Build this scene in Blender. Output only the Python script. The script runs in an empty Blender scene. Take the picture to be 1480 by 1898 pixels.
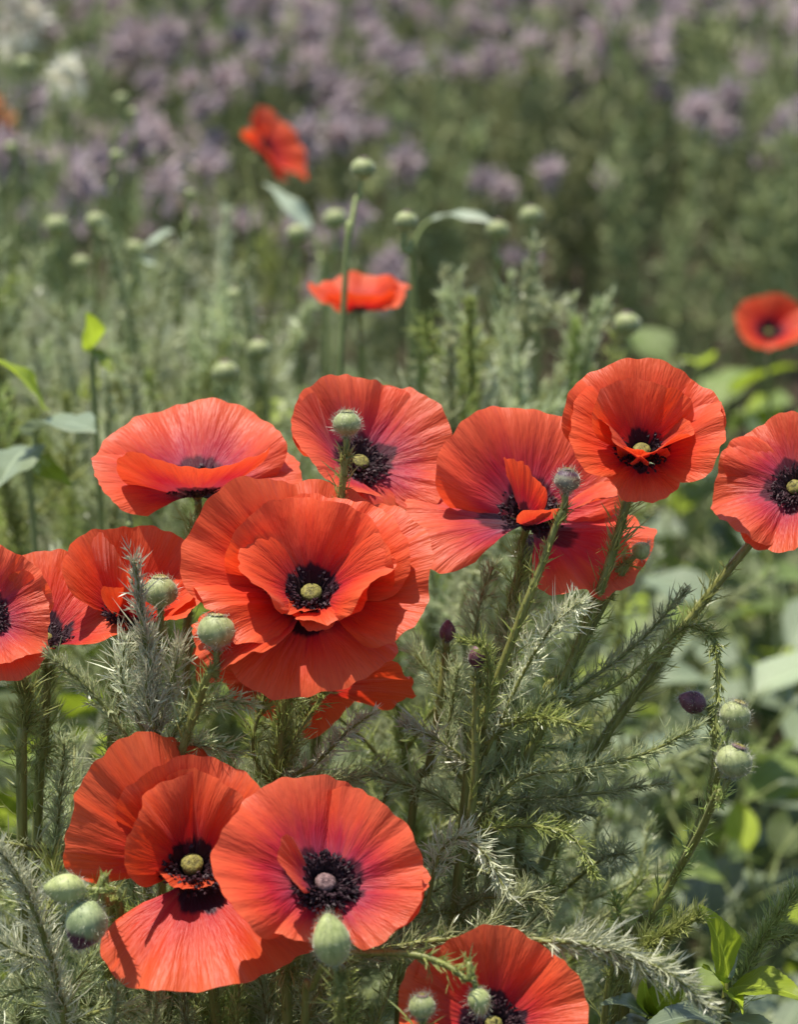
import bpy, math, random
import numpy as np
from mathutils import Vector, Matrix

# ------------------------------------------------------------------ scene, camera, light
scene = bpy.context.scene
COL = scene.collection
R = math.radians
CAM_H, PITCH, TANV = 0.95, R(17.0), math.tan(R(10.8))
cam_d = bpy.data.cameras.new('camera'); cam = bpy.data.objects.new('camera', cam_d); COL.objects.link(cam)
cam.location = (0, 0, CAM_H); cam.rotation_euler = (R(90) - PITCH, 0, 0)
cam_d.sensor_width = 36; cam_d.lens = 18 / TANV
cam_d.clip_start = 0.05; cam_d.clip_end = 2000
cam_d.dof.use_dof = True; cam_d.dof.focus_distance = 1.075; cam_d.dof.aperture_fstop = 9.5
scene.camera = cam

SUN = Vector((-0.22, 0.17, 0.95)).normalized()
world = bpy.data.worlds.new('World'); scene.world = world; world.use_nodes = True
wn = world.node_tree; bgn = wn.nodes['Background']
sky = wn.nodes.new('ShaderNodeTexSky'); sky.sky_type = 'NISHITA'; sky.sun_disc = False
sky.sun_elevation = math.asin(SUN.z); sky.sun_rotation = math.atan2(SUN.x, SUN.y)
wn.links.new(sky.outputs[0], bgn.inputs[0]); bgn.inputs[1].default_value = 0.12
sd = bpy.data.lights.new('sun', 'SUN'); sd.energy = 4.7; sd.angle = R(0.55); sd.color = (1.0, 0.94, 0.84)
sun = bpy.data.objects.new('sun', sd); COL.objects.link(sun); sun.rotation_euler = SUN.to_track_quat('Z', 'Y').to_euler()
scene.view_settings.view_transform = 'Standard'; scene.view_settings.look = 'None'
scene.view_settings.exposure = 0.66; scene.view_settings.gamma = 1.0
scene.render.engine = 'CYCLES'
scene.cycles.use_denoising = True
scene.cycles.max_bounces = 7; scene.cycles.diffuse_bounces = 3; scene.cycles.transmission_bounces = 5
scene.cycles.sample_clamp_indirect = 4.0
scene.cycles.use_adaptive_sampling = False

# ------------------------------------------------------------------ helpers
CR = np.array([1, 0, 0.]); CF = np.array([0, math.cos(PITCH), -math.sin(PITCH)]); CU = np.array([0, math.sin(PITCH), math.cos(PITCH)])
CO = np.array([0, 0, CAM_H])
def near(d): return 1.08 + (d - 1.08) * .72 if d < 1.26 else d
def P(px, py, d):            # a place in the garden, sighted from where the photographer stood
    d = near(d)
    return CO + d * (CF + CR * (px - 740) / 949 * TANV + CU * (949 - py) / 949 * TANV)
def PX(d): return TANV * near(d) / 949
def V3(r, u, t):             # right, up, towards the photographer
    v = r * CR + u * CU - t * CF
    return v / np.linalg.norm(v)
def nrm(a): return a / (np.linalg.norm(a, axis=-1, keepdims=True) + 1e-12)

rg = np.random.default_rng(11)
random.seed(5)

def catmull(pts, n=40):
    p = np.array(pts, float)
    p = np.vstack([2 * p[0] - p[1], p, 2 * p[-1] - p[-2]])
    out = []; m = len(p) - 3
    for i in range(m):
        k = max(2, int(round(n / m)))
        t = np.linspace(0, 1, k, endpoint=False)[:, None]
        a, b, c, d = p[i:i + 4]
        out.append(.5 * ((2 * b) + (-a + c) * t + (2 * a - 5 * b + 4 * c - d) * t ** 2 + (-a + 3 * b - 3 * c + d) * t ** 3))
    out.append(p[-2][None])
    return np.vstack(out)

class MB:
    def __init__(s): s.v = []; s.f = []; s.n = 0; s.a = []; s.b = []
    def add(s, v, f, a=0., b=0.):
        v = np.asarray(v, float)
        s.v.append(v); o = s.n; s.n += len(v)
        if o: s.f.extend(tuple(i + o for i in q) for q in f)
        else: s.f.extend(tuple(q) for q in f)
        s.a.append(np.broadcast_to(np.asarray(a, float), (len(v),))); s.b.append(np.broadcast_to(np.asarray(b, float), (len(v),)))
    def mesh(s, name, mat, off=(0, 0, 0), smooth=True, attrs=('rnd', 'along')):
        me = bpy.data.meshes.new(name)
        v = np.vstack(s.v) - np.asarray(off, float)
        me.from_pydata(v.tolist(), [], s.f)
        for nm, arr in zip(attrs, (s.a, s.b)):
            at = me.attributes.new(nm, 'FLOAT', 'POINT'); at.data.foreach_set('value', np.concatenate(arr).astype(np.float32))
        if smooth: me.polygons.foreach_set('use_smooth', [True] * len(me.polygons))
        me.materials.append(mat)
        return me
    def obj(s, name, mat, parent=None, off=(0, 0, 0), smooth=True, kind=None, label=None):
        o = link(name, s.mesh(name, mat, off, smooth), parent)
        if kind: o['kind'] = kind
        if label: o['label'] = label
        return o

def link(name, me, parent=None, mat4=None):
    o = bpy.data.objects.new(name, me); COL.objects.link(o)
    if parent is not None: o.parent = parent
    if mat4 is not None: o.matrix_basis = mat4
    return o
def thing(name, label, cat, loc, group=None):
    o = bpy.data.objects.new(name, None); COL.objects.link(o); o.location = tuple(loc)
    o.empty_display_size = .01
    o['label'] = label; o['category'] = cat
    if group: o['group'] = group
    return o

def frames(path):
    T = nrm(np.gradient(path, axis=0))
    ref = np.array([0.31, .83, .12]) if abs(T[0] @ np.array([0.31, .83, .12])) < .95 else np.array([1., 0, 0])
    A = nrm(ref - T * (T @ ref)[:, None]); B = np.cross(T, A)
    return T, A, B
def tube(mb, path, r0, r1, k=7, a=0., bump=0.):
    path = np.asarray(path, float); n = len(path)
    T, A, B = frames(path)
    rr = np.linspace(r0, r1, n) if np.isscalar(r0) else r0
    if bump: rr = rr * (1 + bump * rg.uniform(-1, 1, n))
    th = np.arange(k) * 2 * math.pi / k
    v = path[:, None] + rr[:, None, None] * (np.cos(th)[None, :, None] * A[:, None] + np.sin(th)[None, :, None] * B[:, None])
    f = []
    for i in range(n - 1):
        for j in range(k):
            j2 = (j + 1) % k
            f.append((i * k + j, i * k + j2, (i + 1) * k + j2, (i + 1) * k + j))
    f.append(tuple(range(k))[::-1]); f.append(tuple((n - 1) * k + j for j in range(k)))
    mb.add(v.reshape(-1, 3), f, a, np.repeat(np.linspace(0, 1, n), k))

NF = [(0, 1, 3, 2), (2, 3, 5, 4), (4, 5, 6)]
def ribbons(mb, pos, d, bend, L, w, rnd):
    """narrow needle leaves: pos, d, bend (n,3); L, w, rnd (n,)"""
    n = len(pos)
    if n == 0: return
    side = nrm(np.cross(d, nrm(rg.normal(size=(n, 3)))))
    vs = []
    for s_, ws in ((0, .65), (.33, 1.), (.7, .8), (1, 0)):
        c = pos + d * (L * s_)[:, None] + bend * (L * s_ * s_)[:, None]
        if ws: vs += [c - side * (w * ws)[:, None], c + side * (w * ws)[:, None]]
        else: vs += [c]
    v = np.stack(vs, 1).reshape(-1, 3)
    o = mb.n; mb.v.append(v); mb.n += len(v)
    base = (np.arange(n) * 7 + o)
    for q in NF: mb.f.extend(map(tuple, (base[:, None] + np.array(q)).tolist()))
    mb.a.append(np.repeat(rnd, 7)); mb.b.append(np.tile([0, 0, .33, .33, .7, .7, 1.], n))

def needles(mb, path, n, L, ang, w, t0=0., t1=1., fork=.5, endshort=.55, basegrow=.1, jit=.28, updir=.12):
    path = np.asarray(path, float)
    T, A, B = frames(path)
    t = rg.uniform(t0, t1, n); x = t * (len(path) - 1); i = np.minimum(x.astype(int), len(path) - 2); fr = (x - i)[:, None]
    pos = path[i] * (1 - fr) + path[i + 1] * fr
    Ti, Ai, Bi = T[i], A[i], B[i]
    az = np.arange(n) * 2.39996 + rg.uniform(-.5, .5, n); th = R(ang) * (1 + rg.normal(0, jit, n)) * (1 - .4 * t ** 3)
    d = nrm(np.cos(th)[:, None] * Ti + np.sin(th)[:, None] * (np.cos(az)[:, None] * Ai + np.sin(az)[:, None] * Bi))
    Ln = L * rg.uniform(.55, 1.25, n) * (1 - endshort * t ** 4) * np.minimum(1, .55 + t / max(basegrow, 1e-3) * .45)
    bend = Ti * rg.uniform(-.05, .35, (n, 1)) + np.array([0, 0, updir]) + rg.normal(0, .30, (n, 3))
    wn_ = w * rg.uniform(.75, 1.25, n)
    rnd = rg.uniform(0, 1, n)
    ribbons(mb, pos, d, bend, Ln, wn_, rnd)
    for k in range(2):
        m = rg.uniform(0, 1, n) < fork
        if not m.any(): continue
        s_ = rg.uniform(.25, .65, n)[:, None]
        p2 = pos + d * Ln[:, None] * s_ + bend * Ln[:, None] * s_ * s_
        sv = nrm(np.cross(d, rg.normal(size=(n, 3))))
        d2 = nrm(d + .75 * sv)
        ribbons(mb, p2[m], d2[m], bend[m] * .6, (Ln * rg.uniform(.35, .65, n))[m], wn_[m] * .85, rnd[m])

# ------------------------------------------------------------------ materials
def new_mat(name):
    m = bpy.data.materials.new(name); m.use_nodes = True
    nt = m.node_tree; nt.nodes.clear()
    return m, nt, nt.nodes, nt.links
def N(nt, typ, **kw):
    n = nt.nodes.new(typ)
    for k, v in kw.items():
        if k == 'ins':
            for kk, vv in v.items(): n.inputs[kk].default_value = vv
        else: setattr(n, k, v)
    return n
def ramp(nt, stops, interp='LINEAR'):
    r = nt.nodes.new('ShaderNodeValToRGB'); cr = r.color_ramp; cr.interpolation = interp
    while len(cr.elements) < len(stops): cr.elements.new(.5)
    for e, (p, c) in zip(cr.elements, stops): e.position = p; e.color = (*c, 1) if len(c) == 3 else c
    return r
def mixc(nt, a, b, f, mode='MIX'):
    m = nt.nodes.new('ShaderNodeMix'); m.data_type = 'RGBA'; m.blend_type = mode
    for s, x in ((m.inputs[6], a), (m.inputs[7], b), (m.inputs[0], f)):
        if hasattr(x, 'is_output') or isinstance(x, bpy.types.NodeSocket): nt.links.new(x, s)
        else: s.default_value = (*x, 1) if isinstance(x, tuple) else x
    return m.outputs[2]
def mathn(nt, op, a, b=None, clamp=False):
    m = nt.nodes.new('ShaderNodeMath'); m.operation = op; m.use_clamp = clamp
    for s, x in zip(m.inputs, (a, b)):
        if x is None: continue
        if isinstance(x, bpy.types.NodeSocket): nt.links.new(x, s)
        else: s.default_value = x
    return m.outputs[0]
def leafy_out(nt, col, rough=.5, trans=.3, tcol=None, bump=None, bstr=.3, bdist=.001, sheen=0., stint=(1, 1, 1), spec=.4):
    p = N(nt, 'ShaderNodeBsdfPrincipled'); out = N(nt, 'ShaderNodeOutputMaterial')
    p.inputs['Roughness'].default_value = rough; p.inputs['Specular IOR Level'].default_value = spec
    if sheen:
        p.inputs['Sheen Weight'].default_value = sheen; p.inputs['Sheen Tint'].default_value = (*stint, 1); p.inputs['Sheen Roughness'].default_value = .35
    if isinstance(col, tuple): p.inputs['Base Color'].default_value = (*col, 1)
    else: nt.links.new(col, p.inputs['Base Color'])
    last = p.outputs[0]; bn = None
    if bump is not None:
        bn = N(nt, 'ShaderNodeBump'); bn.inputs['Strength'].default_value = bstr; bn.inputs['Distance'].default_value = bdist
        nt.links.new(bump, bn.inputs['Height']); nt.links.new(bn.outputs[0], p.inputs['Normal'])
    if trans > 0:
        t = N(nt, 'ShaderNodeBsdfTranslucent'); mx = N(nt, 'ShaderNodeMixShader'); mx.inputs[0].default_value = trans
        tc = tcol if tcol is not None else col
        if isinstance(tc, tuple): t.inputs[0].default_value = (*tc, 1)
        else: nt.links.new(tc, t.inputs[0])
        if bn is not None: nt.links.new(bn.outputs[0], t.inputs['Normal'])
        nt.links.new(p.outputs[0], mx.inputs[1]); nt.links.new(t.outputs[0], mx.inputs[2]); last = mx.outputs[0]
    nt.links.new(last, out.inputs[0])

def petal_mat(name, pale):
    m, nt, ns, lk = new_mat(name)
    uv = N(nt, 'ShaderNodeUVMap', uv_map='petal'); sp = N(nt, 'ShaderNodeSeparateXYZ'); lk.new(uv.outputs[0], sp.inputs[0])
    oi = N(nt, 'ShaderNodeObjectInfo')
    def streak(su, sv, det, rough=.6):
        mp = N(nt, 'ShaderNodeMapping', ins={'Scale': (su, sv, 1)}); lk.new(uv.outputs[0], mp.inputs[0])
        ad = N(nt, 'ShaderNodeVectorMath', operation='ADD'); lk.new(mp.outputs[0], ad.inputs[0])
        cb = N(nt, 'ShaderNodeCombineXYZ'); lk.new(mathn(nt, 'MULTIPLY', oi.outputs['Random'], 37.), cb.inputs[2]); lk.new(cb.outputs[0], ad.inputs[1])
        n = N(nt, 'ShaderNodeTexNoise', ins={'Scale': 1., 'Detail': det, 'Roughness': rough}); lk.new(ad.outputs[0], n.inputs[0])
        return n.outputs[0]
    fine = streak(120, 4.5, 2.); mid = streak(26, 2.2, 3.); big = streak(7, 1.2, 2.); blot = streak(9, 3, 2)
    v = sp.outputs[1]
    vj = mathn(nt, 'ADD', v, mathn(nt, 'MULTIPLY', mathn(nt, 'SUBTRACT', mid, .5), .30))
    if pale:
        st = [(.10, (.10, .055, .08)), (.20, (.38, .16, .22)), (.30, (.42, .055, .11)), (.52, (.49, .024, .045)), (.76, (.68, .080, .034)), (1., (.74, .125, .048))]
    else:
        st = [(.10, (.11, .006, .022)), (.22, (.36, .008, .03)), (.40, (.52, .018, .024)), (.58, (.64, .045, .016)), (.80, (.70, .078, .020)), (1., (.74, .115, .036))]
    rp = ramp(nt, st); lk.new(vj, rp.inputs[0])
    c = mixc(nt, rp.outputs[0], (.40, .012, .016), mathn(nt, 'MULTIPLY', mathn(nt, 'SUBTRACT', fine, .47, True), 1.0, True))
    c = mixc(nt, c, (.80, .17, .07), mathn(nt, 'MULTIPLY', mathn(nt, 'SUBTRACT', big, .45, True), .9, True))
    # dark blotch at the foot of the petal
    du = mathn(nt, 'ABSOLUTE', mathn(nt, 'SUBTRACT', sp.outputs[0], .5))
    e = mathn(nt, 'SUBTRACT', mathn(nt, 'ADD', (.43 if pale else .40), mathn(nt, 'MULTIPLY', mathn(nt, 'SUBTRACT', blot, .5), .22)), mathn(nt, 'ADD', v, mathn(nt, 'MULTIPLY', mathn(nt, 'MULTIPLY', du, du), 1.3)))
    bm_ = mathn(nt, 'MULTIPLY', e, 22., True)
    c = mixc(nt, c, (.022, .006, .016), mathn(nt, 'MULTIPLY', bm_, .96 if not pale else .8))
    hsv = N(nt, 'ShaderNodeHueSaturation'); lk.new(c, hsv.inputs['Color'])
    lk.new(mathn(nt, 'ADD', .94, mathn(nt, 'MULTIPLY', oi.outputs['Random'], .12)), hsv.inputs['Value'])
    tc = mixc(nt, hsv.outputs[0], (1., .55, .30), 1., 'MULTIPLY')
    tc2 = N(nt, 'ShaderNodeHueSaturation', ins={'Value': 1.35}); lk.new(tc, tc2.inputs['Color'])
    tcx = mixc(nt, hsv.outputs[0], tc2.outputs[0], .6)
    h = mathn(nt, 'ADD', mathn(nt, 'MULTIPLY', fine, .28), mathn(nt, 'MULTIPLY', mid, 1.2))
    leafy_out(nt, hsv.outputs[0], rough=.48, trans=.40, tcol=tcx, bump=h, bstr=.55, bdist=.0022, sheen=.16, stint=(1, .60, .56), spec=.30)
    return m

def needle_mat(name, c0, c1, tipc, trans=.25, rough=.38, spec=.6):
    m, nt, ns, lk = new_mat(name)
    a = N(nt, 'ShaderNodeAttribute', attribute_name='rnd'); b = N(nt, 'ShaderNodeAttribute', attribute_name='along')
    oi = N(nt, 'ShaderNodeObjectInfo')
    c = mixc(nt, c0, c1, a.outputs['Fac'])
    c = mixc(nt, c, tipc, mathn(nt, 'MULTIPLY', mathn(nt, 'POWER', b.outputs['Fac'], 2.), .55))
    hsv = N(nt, 'ShaderNodeHueSaturation'); lk.new(c, hsv.inputs['Color'])
    lk.new(mathn(nt, 'ADD', .75, mathn(nt, 'MULTIPLY', oi.outputs['Random'], .5)), hsv.inputs['Value'])
    lk.new(mathn(nt, 'ADD', .485, mathn(nt, 'MULTIPLY', oi.outputs['Random'], .03)), hsv.inputs['Hue'])
    leafy_out(nt, hsv.outputs[0], rough=rough, trans=trans, spec=spec)
    return m

def skin_mat(name, c0, c1, scale=300., stretch=(1, 1, .25), rough=.55, sheen=.25, bstr=.35, bdist=.0006, trans=0., vcol=None):
    m, nt, ns, lk = new_mat(name)
    tc = N(nt, 'ShaderNodeTexCoord'); mp = N(nt, 'ShaderNodeMapping', ins={'Scale': stretch}); lk.new(tc.outputs['Object'], mp.inputs[0])
    n = N(nt, 'ShaderNodeTexNoise', ins={'Scale': scale, 'Detail': 4., 'Roughness': .65}); lk.new(mp.outputs[0], n.inputs[0])
    rp = ramp(nt, [(.32, c0), (.68, c1)]); lk.new(n.outputs[0], rp.inputs[0])
    col = rp.outputs[0]
    if vcol is not None:     # a coloured end of the thing
        b = N(nt, 'ShaderNodeAttribute', attribute_name='along')
        k = mathn(nt, 'MULTIPLY', mathn(nt, 'SUBTRACT', mathn(nt, 'ADD', b.outputs['Fac'], mathn(nt, 'MULTIPLY', mathn(nt, 'SUBTRACT', n.outputs[0], .5), .25)), vcol[1]), 9., True)
        col = mixc(nt, col, vcol[0], k)
    leafy_out(nt, col, rough=rough, trans=trans, bump=n.outputs[0], bstr=bstr, bdist=bdist, sheen=sheen, stint=(.95, 1, .9))
    return m

def leaf_mat(name, c0, c1, rough=.45, trans=.3, spec=.4, tc_=None):
    m, nt, ns, lk = new_mat(name)
    uv = N(nt, 'ShaderNodeUVMap', uv_map='leaf'); sp = N(nt, 'ShaderNodeSeparateXYZ'); lk.new(uv.outputs[0], sp.inputs[0])
    oi = N(nt, 'ShaderNodeObjectInfo')
    tc = N(nt, 'ShaderNodeTexCoord')
    n = N(nt, 'ShaderNodeTexNoise', ins={'Scale': 90., 'Detail': 4.}); lk.new(tc.outputs['Object'], n.inputs[0])
    c = mixc(nt, c0, c1, mathn(nt, 'MULTIPLY', mathn(nt, 'ADD', n.outputs[0], oi.outputs['Random']), .55, True))
    du = mathn(nt, 'ABSOLUTE', mathn(nt, 'SUBTRACT', sp.outputs[0], .5))
    vein = mathn(nt, 'FRACT', mathn(nt, 'ADD', mathn(nt, 'MULTIPLY', sp.outputs[1], 9.), mathn(nt, 'MULTIPLY', du, -7.)))
    vl = mathn(nt, 'LESS_THAN', vein, .10); mr = mathn(nt, 'LESS_THAN', du, .025)
    vv = mathn(nt, 'MAXIMUM', mathn(nt, 'MULTIPLY', vl, .45), mr)
    c = mixc(nt, c, tuple(min(1, x * 1.5 + .03) for x in c1), mathn(nt, 'MULTIPLY', vv, .5))
    hsv = N(nt, 'ShaderNodeHueSaturation'); lk.new(c, hsv.inputs['Color'])
    lk.new(mathn(nt, 'ADD', .7, mathn(nt, 'MULTIPLY', oi.outputs['Random'], .6)), hsv.inputs['Value'])
    h = mathn(nt, 'SUBTRACT', mathn(nt, 'MULTIPLY', n.outputs[0], .6), mathn(nt, 'MULTIPLY', vv, .5))
    leafy_out(nt, hsv.outputs[0], rough=rough, trans=trans, spec=spec, bump=h, bstr=.5, bdist=.002)
    return m

M = {}
M['petal'] = petal_mat('poppy_petal_scarlet', False)
M['petal_pale'] = petal_mat('poppy_petal_pale_throat', True)
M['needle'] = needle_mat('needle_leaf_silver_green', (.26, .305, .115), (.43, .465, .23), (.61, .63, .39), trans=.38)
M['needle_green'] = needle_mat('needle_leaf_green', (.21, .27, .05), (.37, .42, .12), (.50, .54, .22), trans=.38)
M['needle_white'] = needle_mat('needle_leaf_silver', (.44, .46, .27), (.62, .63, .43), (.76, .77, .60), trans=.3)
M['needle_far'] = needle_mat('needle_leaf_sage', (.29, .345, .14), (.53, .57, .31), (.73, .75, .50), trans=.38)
M['fern'] = needle_mat('fern_leaf_sage', (.18, .215, .085), (.32, .35, .165), (.42, .45, .24), trans=.38, rough=.55, spec=.3)
M['hair'] = needle_mat('fine_hair', (.34, .36, .22), (.5, .5, .36), (.6, .6, .5), trans=.3)
M['stem'] = skin_mat('stem_green', (.12, .13, .025), (.23, .24, .06), 500., (1, 1, .12), .5, .1)
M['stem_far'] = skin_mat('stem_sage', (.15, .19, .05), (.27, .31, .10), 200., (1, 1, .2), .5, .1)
M['pod'] = skin_mat('capsule_skin', (.19, .22, .075), (.34, .37, .16), 420., (1, 1, .2), .55, .4)
M['pod_dark'] = skin_mat('capsule_skin_grey', (.13, .125, .085), (.24, .235, .16), 420., (1, 1, .2), .55, .5, vcol=((.06, .03, .05), .72))
M['bud'] = skin_mat('bud_skin', (.23, .27, .085), (.42, .46, .18), 420., (1, 1, .15), .55, .5)
M['bud_tip'] = skin_mat('bud_skin_maroon_tip', (.17, .22, .09), (.32, .37, .17), 420., (1, 1, .15), .55, .5, vcol=((.07, .012, .03), .66))
M['bud_dark'] = skin_mat('bud_skin_maroon', (.045, .014, .022), (.17, .065, .08), 380., (1, 1, .12), .5, .4)
M['stigma'] = skin_mat('stigma_disc', (.20, .13, .07), (.45, .42, .14), 900., (1, 1, 1), .7, .3, .6)
M['stigma_dark'] = skin_mat('stigma_disc_plum', (.06, .02, .035), (.24, .16, .15), 900., (1, 1, 1), .7, .3, .6)
M['ovary'] = skin_mat('ovary_olive', (.06, .05, .012), (.30, .26, .05), 700., (1, 1, 1), .7, .05, .8)
M['ovary_pink'] = skin_mat('ovary_dusky', (.045, .016, .02), (.26, .16, .15), 700., (1, 1, 1), .7, .05, .8)
M['stamen'] = needle_mat('stamen_plum', (.012, .004, .008), (.045, .015, .022), (.06, .03, .035), trans=0., rough=.6, spec=.3)
M['leaf_grey'] = leaf_mat('leaf_glaucous', (.14, .185, .10), (.28, .335, .20), .42, .28, .5)
M['leaf_lime'] = leaf_mat('leaf_lime', (.19, .27, .015), (.38, .47, .035), .42, .5, .4)
M['leaf_mid'] = leaf_mat('leaf_green', (.095, .145, .03), (.19, .25, .06), .42, .4, .45)
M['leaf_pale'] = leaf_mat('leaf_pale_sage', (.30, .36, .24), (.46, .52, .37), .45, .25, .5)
M['lilac'] = needle_mat('lilac_petal', (.38, .29, .31), (.58, .48, .48), (.66, .57, .56), trans=.35, rough=.7, spec=.2)
M['cream'] = needle_mat('cream_petal', (.62, .56, .42), (.78, .74, .62), (.8, .8, .7), trans=.3, rough=.7, spec=.2)
M['orange'] = needle_mat('rust_petal', (.50, .20, .09), (.66, .30, .15), (.68, .38, .2), trans=.3, rough=.7, spec=.2)

def soil_mat():
    m, nt, ns, lk = new_mat('dark_soil')
    tc = N(nt, 'ShaderNodeTexCoord')
    n = N(nt, 'ShaderNodeTexNoise', ins={'Scale': 28., 'Detail': 8., 'Roughness': .7}); lk.new(tc.outputs['Object'], n.inputs[0])
    rp = ramp(nt, [(.3, (.018, .012, .007)), (.7, (.085, .058, .035))]); lk.new(n.outputs[0], rp.inputs[0])
    leafy_out(nt, rp.outputs[0], rough=.95, trans=0, bump=n.outputs[0], bstr=.9, bdist=.02, spec=.2)
    return m
M['soil'] = soil_mat()

# ------------------------------------------------------------------ ground
def build_ground():
    near = np.concatenate([np.linspace(-3, 3, 61)])
    xs = np.concatenate([[-600, -150, -40, -12, -6], near, [6, 12, 40, 150, 600]])
    ys = np.concatenate([[-600, -100, -20, -5], np.linspace(-1, 9, 101), [12, 20, 40, 100, 250, 800]])
    X, Y = np.meshgrid(xs, ys)
    Z = .015 * np.sin(X * 3.1 + 1) * np.cos(Y * 2.3) + .008 * np.sin(X * 9 + Y * 7)
    Z = Z * (np.abs(X) < 20) - .012 - .02
    v = np.stack([X, Y, Z], -1).reshape(-1, 3); nx = len(xs); f = []
    for j in range(len(ys) - 1):
        for i in range(nx - 1): f.append((j * nx + i, j * nx + i + 1, (j + 1) * nx + i + 1, (j + 1) * nx + i))
    mb = MB(); mb.add(v, f); o = mb.obj('ground', M['soil']); o['kind'] = 'structure'; o['label'] = 'dark bare soil under the plants'
build_ground()

# ------------------------------------------------------------------ poppy flowers
def petal_arrays(L, W, th0, th1, cup, ruf, seed, nu=72, nv=44):
    r = np.random.default_rng(seed)
    u = np.linspace(-1, 1, nu)[None, :]; v = np.linspace(0, 1, nv)[:, None]
    v = v ** .9
    al = u * R(W) / 2
    au = np.abs(u)
    ed = 1 - .07 * u ** 2 - .30 * au ** 9
    for f_, a_ in ((2.1, .03), (5, .022), (11, .014), (26, .009), (47, .005)):
        ed = ed + a_ * np.sin(f_ * u + r.uniform(0, 6.3)) * (1 - au ** 6)
    rr = L * v * ed
    al2 = al * (.80 + .20 * np.minimum(1, v * 1.6))
    x = rr * np.sin(al2); y = rr * np.cos(al2)
    # centre line
    S = np.linspace(-.4, 1.25, 200); sm = np.clip(S, 0, 1.1)
    th = R(th0) + R(th1 - th0) * (sm ** 1.15)
    ds = (S[1] - S[0]) * L
    cr = np.cumsum(np.sin(th)) * ds; cz = np.cumsum(np.cos(th)) * ds
    i0 = np.argmin(np.abs(S)); cr -= cr[i0]; cz -= cz[i0]
    s = y / L
    Cr = np.interp(s, S, cr); Cz = np.interp(s, S, cz); Th = np.interp(s, S, th)
    kap = (abs(cup) + 1e-4) / L
    bx = np.sin(kap * x) / kap; bh = (1 - np.cos(kap * x)) / kap * (1 if cup >= 0 else -1)
    h = np.zeros_like(x)
    vv = np.broadcast_to(v, x.shape); aa = al2
    for f_, a_, p_ in ((3, .075, 1.6), (6, .046, 2.0), (11, .022, 2.2), (19, .009, 2.4), (33, .0055, 2.6)):
        for q in range(2):
            h = h + a_ * vv ** p_ * np.sin(f_ * r.uniform(.8, 1.2) * aa + r.uniform(0, 6.3) + r.uniform(-1.5, 1.5) * vv) * .75
    h = h + (.010 * np.sin(52 * aa + r.uniform(0, 6)) * np.sin(9 * aa + r.uniform(0, 6))) * np.clip((vv - .35) / .65, 0, 1) ** 1.5 * .55
    h = h * L * ruf * 1.2 + bh - r.uniform(-.01, .06) * L * vv ** 7 * (1 + .6 * np.sin(4 * aa + r.uniform(0, 6)))
    rad = Cr - h * np.cos(Th); ax = Cz + h * np.sin(Th)
    pts = np.stack([rad, bx, ax], -1).reshape(-1, 3)
    uvs = np.stack([np.broadcast_to((u + 1) / 2, x.shape), vv], -1).reshape(-1, 2)
    f = []
    for j in range(nv - 1):
        for i in range(nu - 1): f.append((j * nu + i, j * nu + i + 1, (j + 1) * nu + i + 1, (j + 1) * nu + i))
    return pts, uvs, f

def uv_mesh(name, v, uvs, f, mat, uvname):
    me = bpy.data.meshes.new(name); me.from_pydata(v.tolist(), [], f)
    ul = me.uv_layers.new(name=uvname)
    li = np.empty(len(me.loops), dtype=np.int32); me.loops.foreach_get('vertex_index', li)
    ul.data.foreach_set('uv', uvs[li].astype(np.float32).ravel())
    me.polygons.foreach_set('use_smooth', [True] * len(me.polygons))
    me.materials.append(mat)
    return me

def basis(Nv):
    Nv = nrm(np.asarray(Nv, float)); Rv = CR - Nv * (CR @ Nv)
    if np.linalg.norm(Rv) < .15: Rv = -CF - Nv * (-CF @ Nv)
    Rv = nrm(Rv); Bv = np.cross(Nv, Rv)
    return Rv, Bv, Nv

OCT = [(0, 2, 4), (2, 1, 4), (1, 3, 4), (3, 0, 4), (2, 0, 5), (1, 2, 5), (3, 1, 5), (0, 3, 5)]
def stamens(mb, C, Rv, Bv, Nv, sc, n):
    for i in range(n):
        a = rg.uniform(0, 6.283); lay = rg.uniform(0, 1) ** .8
        lean = R(24 + 40 * lay) + rg.normal(0, .07); ln = sc * (.0084 + .0026 * rg.uniform(-1, 1)) * (1 + .12 * lay)
        o = np.cos(a) * Rv + np.sin(a) * Bv
        p0 = C + o * sc * .0028 + Nv * sc * .001
        d = math.sin(lean) * o + math.cos(lean) * Nv
        p1 = p0 + d * ln * .55 + Nv * .0006; p2 = p0 + d * ln + o * sc * .0004
        rnd = rg.uniform()
        s = nrm(np.cross(d, Nv + .01)); t = np.cross(s, d); w = sc * .00016
        mb.add(np.array([p0 - s * w, p0 + s * w, p1 - s * w, p1 + s * w, p2 - s * w, p2 + s * w]), [(0, 1, 3, 2), (2, 3, 5, 4)], rnd * .6, 0)
        q = nrm(rg.normal(size=3)); e1 = nrm(np.cross(q, d)); e2 = np.cross(e1, d)
        w1, w2, w3 = sc * .00078, sc * .00064, sc * .00125
        mb.add(np.array([p2 + e1 * w1, p2 - e1 * w1, p2 + e2 * w2, p2 - e2 * w2, p2 + (d + .5 * e1) * w3, p2 - (d + .5 * e1) * w3 * .8]), OCT, rnd, rg.uniform(0, 1))

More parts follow.
